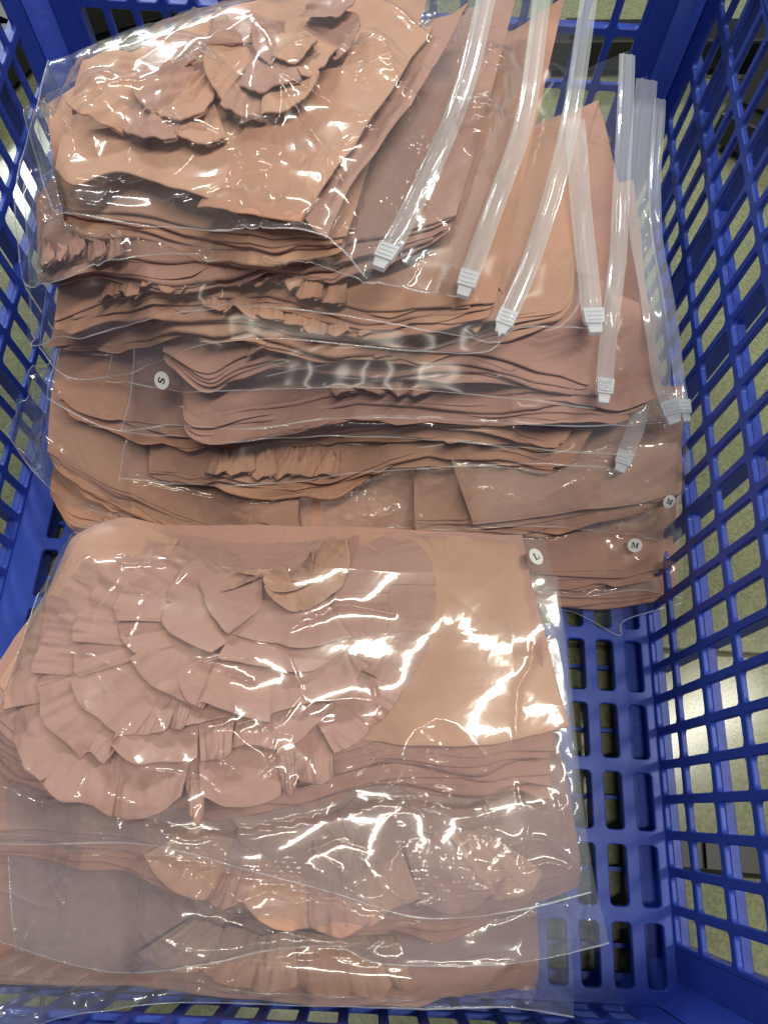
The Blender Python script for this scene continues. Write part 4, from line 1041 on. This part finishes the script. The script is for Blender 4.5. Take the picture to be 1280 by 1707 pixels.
for k, T_ in enumerate(TIERS):
    tier = bpy.data.objects.new('ruffle_tier', None); col.objects.link(tier); tier.parent = gB
    for i, (o_, i_) in enumerate(T_):
        z0 = ZP + 0.0012 + 0.0012 * k + (0.0009 if i % 2 else 0)
        pleat(tier, o_, i_, z0, lift=0.0090, tilt=0.0052 * (1 if i % 3 else -1), seed=100 + k * 20 + i, mat=FAB[2] if k < 6 else FAB[0], n=26, m=22)

b = bag('topmost clear bag of the front stack with round L sticker and the strongest glare', 'zip bags in the front stack')
OPS[back_60][4] = b
film(b, [(-60, 1405, 0.122), (60, 1408, 0.122), (250, 1408, 0.124), (430, 1455, 0.126), (560, 1490, 0.127), (700, 1530, 0.127), (850, 1520, 0.126), (985, 1488, 0.124)],
     [(85, 960, 0.13), (120, 900, 0.135), (165, 868, 0.138), (400, 905, 0.14), (560, 900, 0.14), (760, 888, 0.140), (905, 885, 0.140)],
     right=[(985, 1488, 0.124), (964, 1300, 0.130), (946, 1080, 0.138), (905, 885, 0.140)], creases=[[(235,1282),(290,1290),(345,1300),(372,1325),(400,1318),(440,1300),(470,1292),(500,1340),(560,1395),(600,1430),(640,1480)],[(580,1235),(620,1237),(660,1280),(700,1330),(760,1370),(800,1400)],[(740,1250),(790,1265),(812,1282),(770,1296),(720,1300)],[(660,1400),(690,1384),(740,1400),(770,1425),(790,1455),(812,1475),(760,1480),(700,1510),(640,1480)],[(700,1518),(780,1480),(900,1440),(955,1447),(900,1400),(820,1415)],[(310,1135),(350,1105),(420,1098)],[(365,1120),(420,1138)],[(925,1330),(950,1400),(960,1445)],[(890,965),(910,1030),(925,1080)],[(200,940),(270,942),(305,950),(295,972)],[(500,1240),(560,1220),(590,1250)],[(760,1380),(840,1360),(900,1345)]], spots=[(600,1270,75),(650,1330,75),(730,1300,75),(720,1400,85),(800,1450,60),(345,1150,38),(395,1295,48),(240,975,14)], seed=56, nu=470, nv=430, amp=1.0, it=220, mat=FILM_CLEAR, ncr=30)
size_sticker(b, 893, 928, 'L', 35, r=0.0044)

# ------------------------------------------------------------------ dark furniture on the floor beyond the crate walls
def beam(label, name, a, b, w, h, mat, cat):
    a = np.array(a); b = np.array(b); d = b - a; L_ = np.linalg.norm(d); d /= L_
    s = np.cross(d, [0, 0, 1.0]); s /= np.linalg.norm(s); up = np.cross(s, d)
    t = thing(name, label, cat, loc=tuple(a))
    mb = MB(); V = []
    for e in (0, L_):
        for x, z in ((-w / 2, 0), (w / 2, 0), (w / 2, h), (-w / 2, h)): V.append(d * e + s * x + up * z)
    mb.add(V, [(0, 3, 2, 1), (4, 5, 6, 7), (0, 1, 5, 4), (1, 2, 6, 5), (2, 3, 7, 6), (3, 0, 4, 7)])
    o = mb.build('steel_tube', mat, t); md = o.modifiers.new('edge', 'BEVEL'); md.width = 0.003; md.segments = 2
    for e in (0.03, L_ - 0.03):
        m = MB(); V = [d * (e + p) + s * q * w * 0.35 + up * r_ for r_ in (h, h + 0.004) for p, q in ((-.01, -1), (.01, -1), (.01, 1), (-.01, 1))]
        m.add(V, [(0, 3, 2, 1), (4, 5, 6, 7), (0, 1, 5, 4), (1, 2, 6, 5), (2, 3, 7, 6), (3, 0, 4, 7)]); m.build('tube_cap', mat, t)
    return t
p0 = W(900, 98, GZ + 0.01); p1 = W(1500, 92, GZ + 0.01)
beam('black steel bar lying on the floor behind the crate at the upper right', 'steel_bar', p0, p1, 0.035, 0.03, BLACK, 'bar')
p0 = W(1215, 250, GZ + 0.01); p1 = W(1330, 60, GZ + 0.01)
beam('short black bar standing askew on the floor at the right of the crate', 'steel_bar', p0, p1, 0.045, 0.03, BLACK, 'bar')
p0 = W(1100, 1418, GZ + 0.005); p1 = W(1500, 1455, GZ + 0.005)
beam('black floor bar seen through the right wall near its lower corner', 'steel_bar', p0, p1, 0.022, 0.02, BLACK, 'bar')
p0 = W(1100, 1436, GZ + 0.001); p1 = W(1500, 1474, GZ + 0.001)
beam('thin dull yellow strip on the floor beside the black bar at the right', 'trim_strip', p0, p1, 0.005, 0.004, BRASS, 'strip')
p0 = W(-80, 60, GZ + 0.01); p1 = W(420, -60, GZ + 0.01)
beam('black bar on the floor behind the upper left corner of the crate', 'steel_bar', p0, p1, 0.10, 0.03, BLACK, 'bar')
p0 = W(-200, 300, GZ + 0.01); p1 = W(60, 40, GZ + 0.01)
beam('broad black bar on the floor outside the left crate wall', 'steel_bar', p0, p1, 0.07, 0.03, BLACK, 'bar')

finish_films()
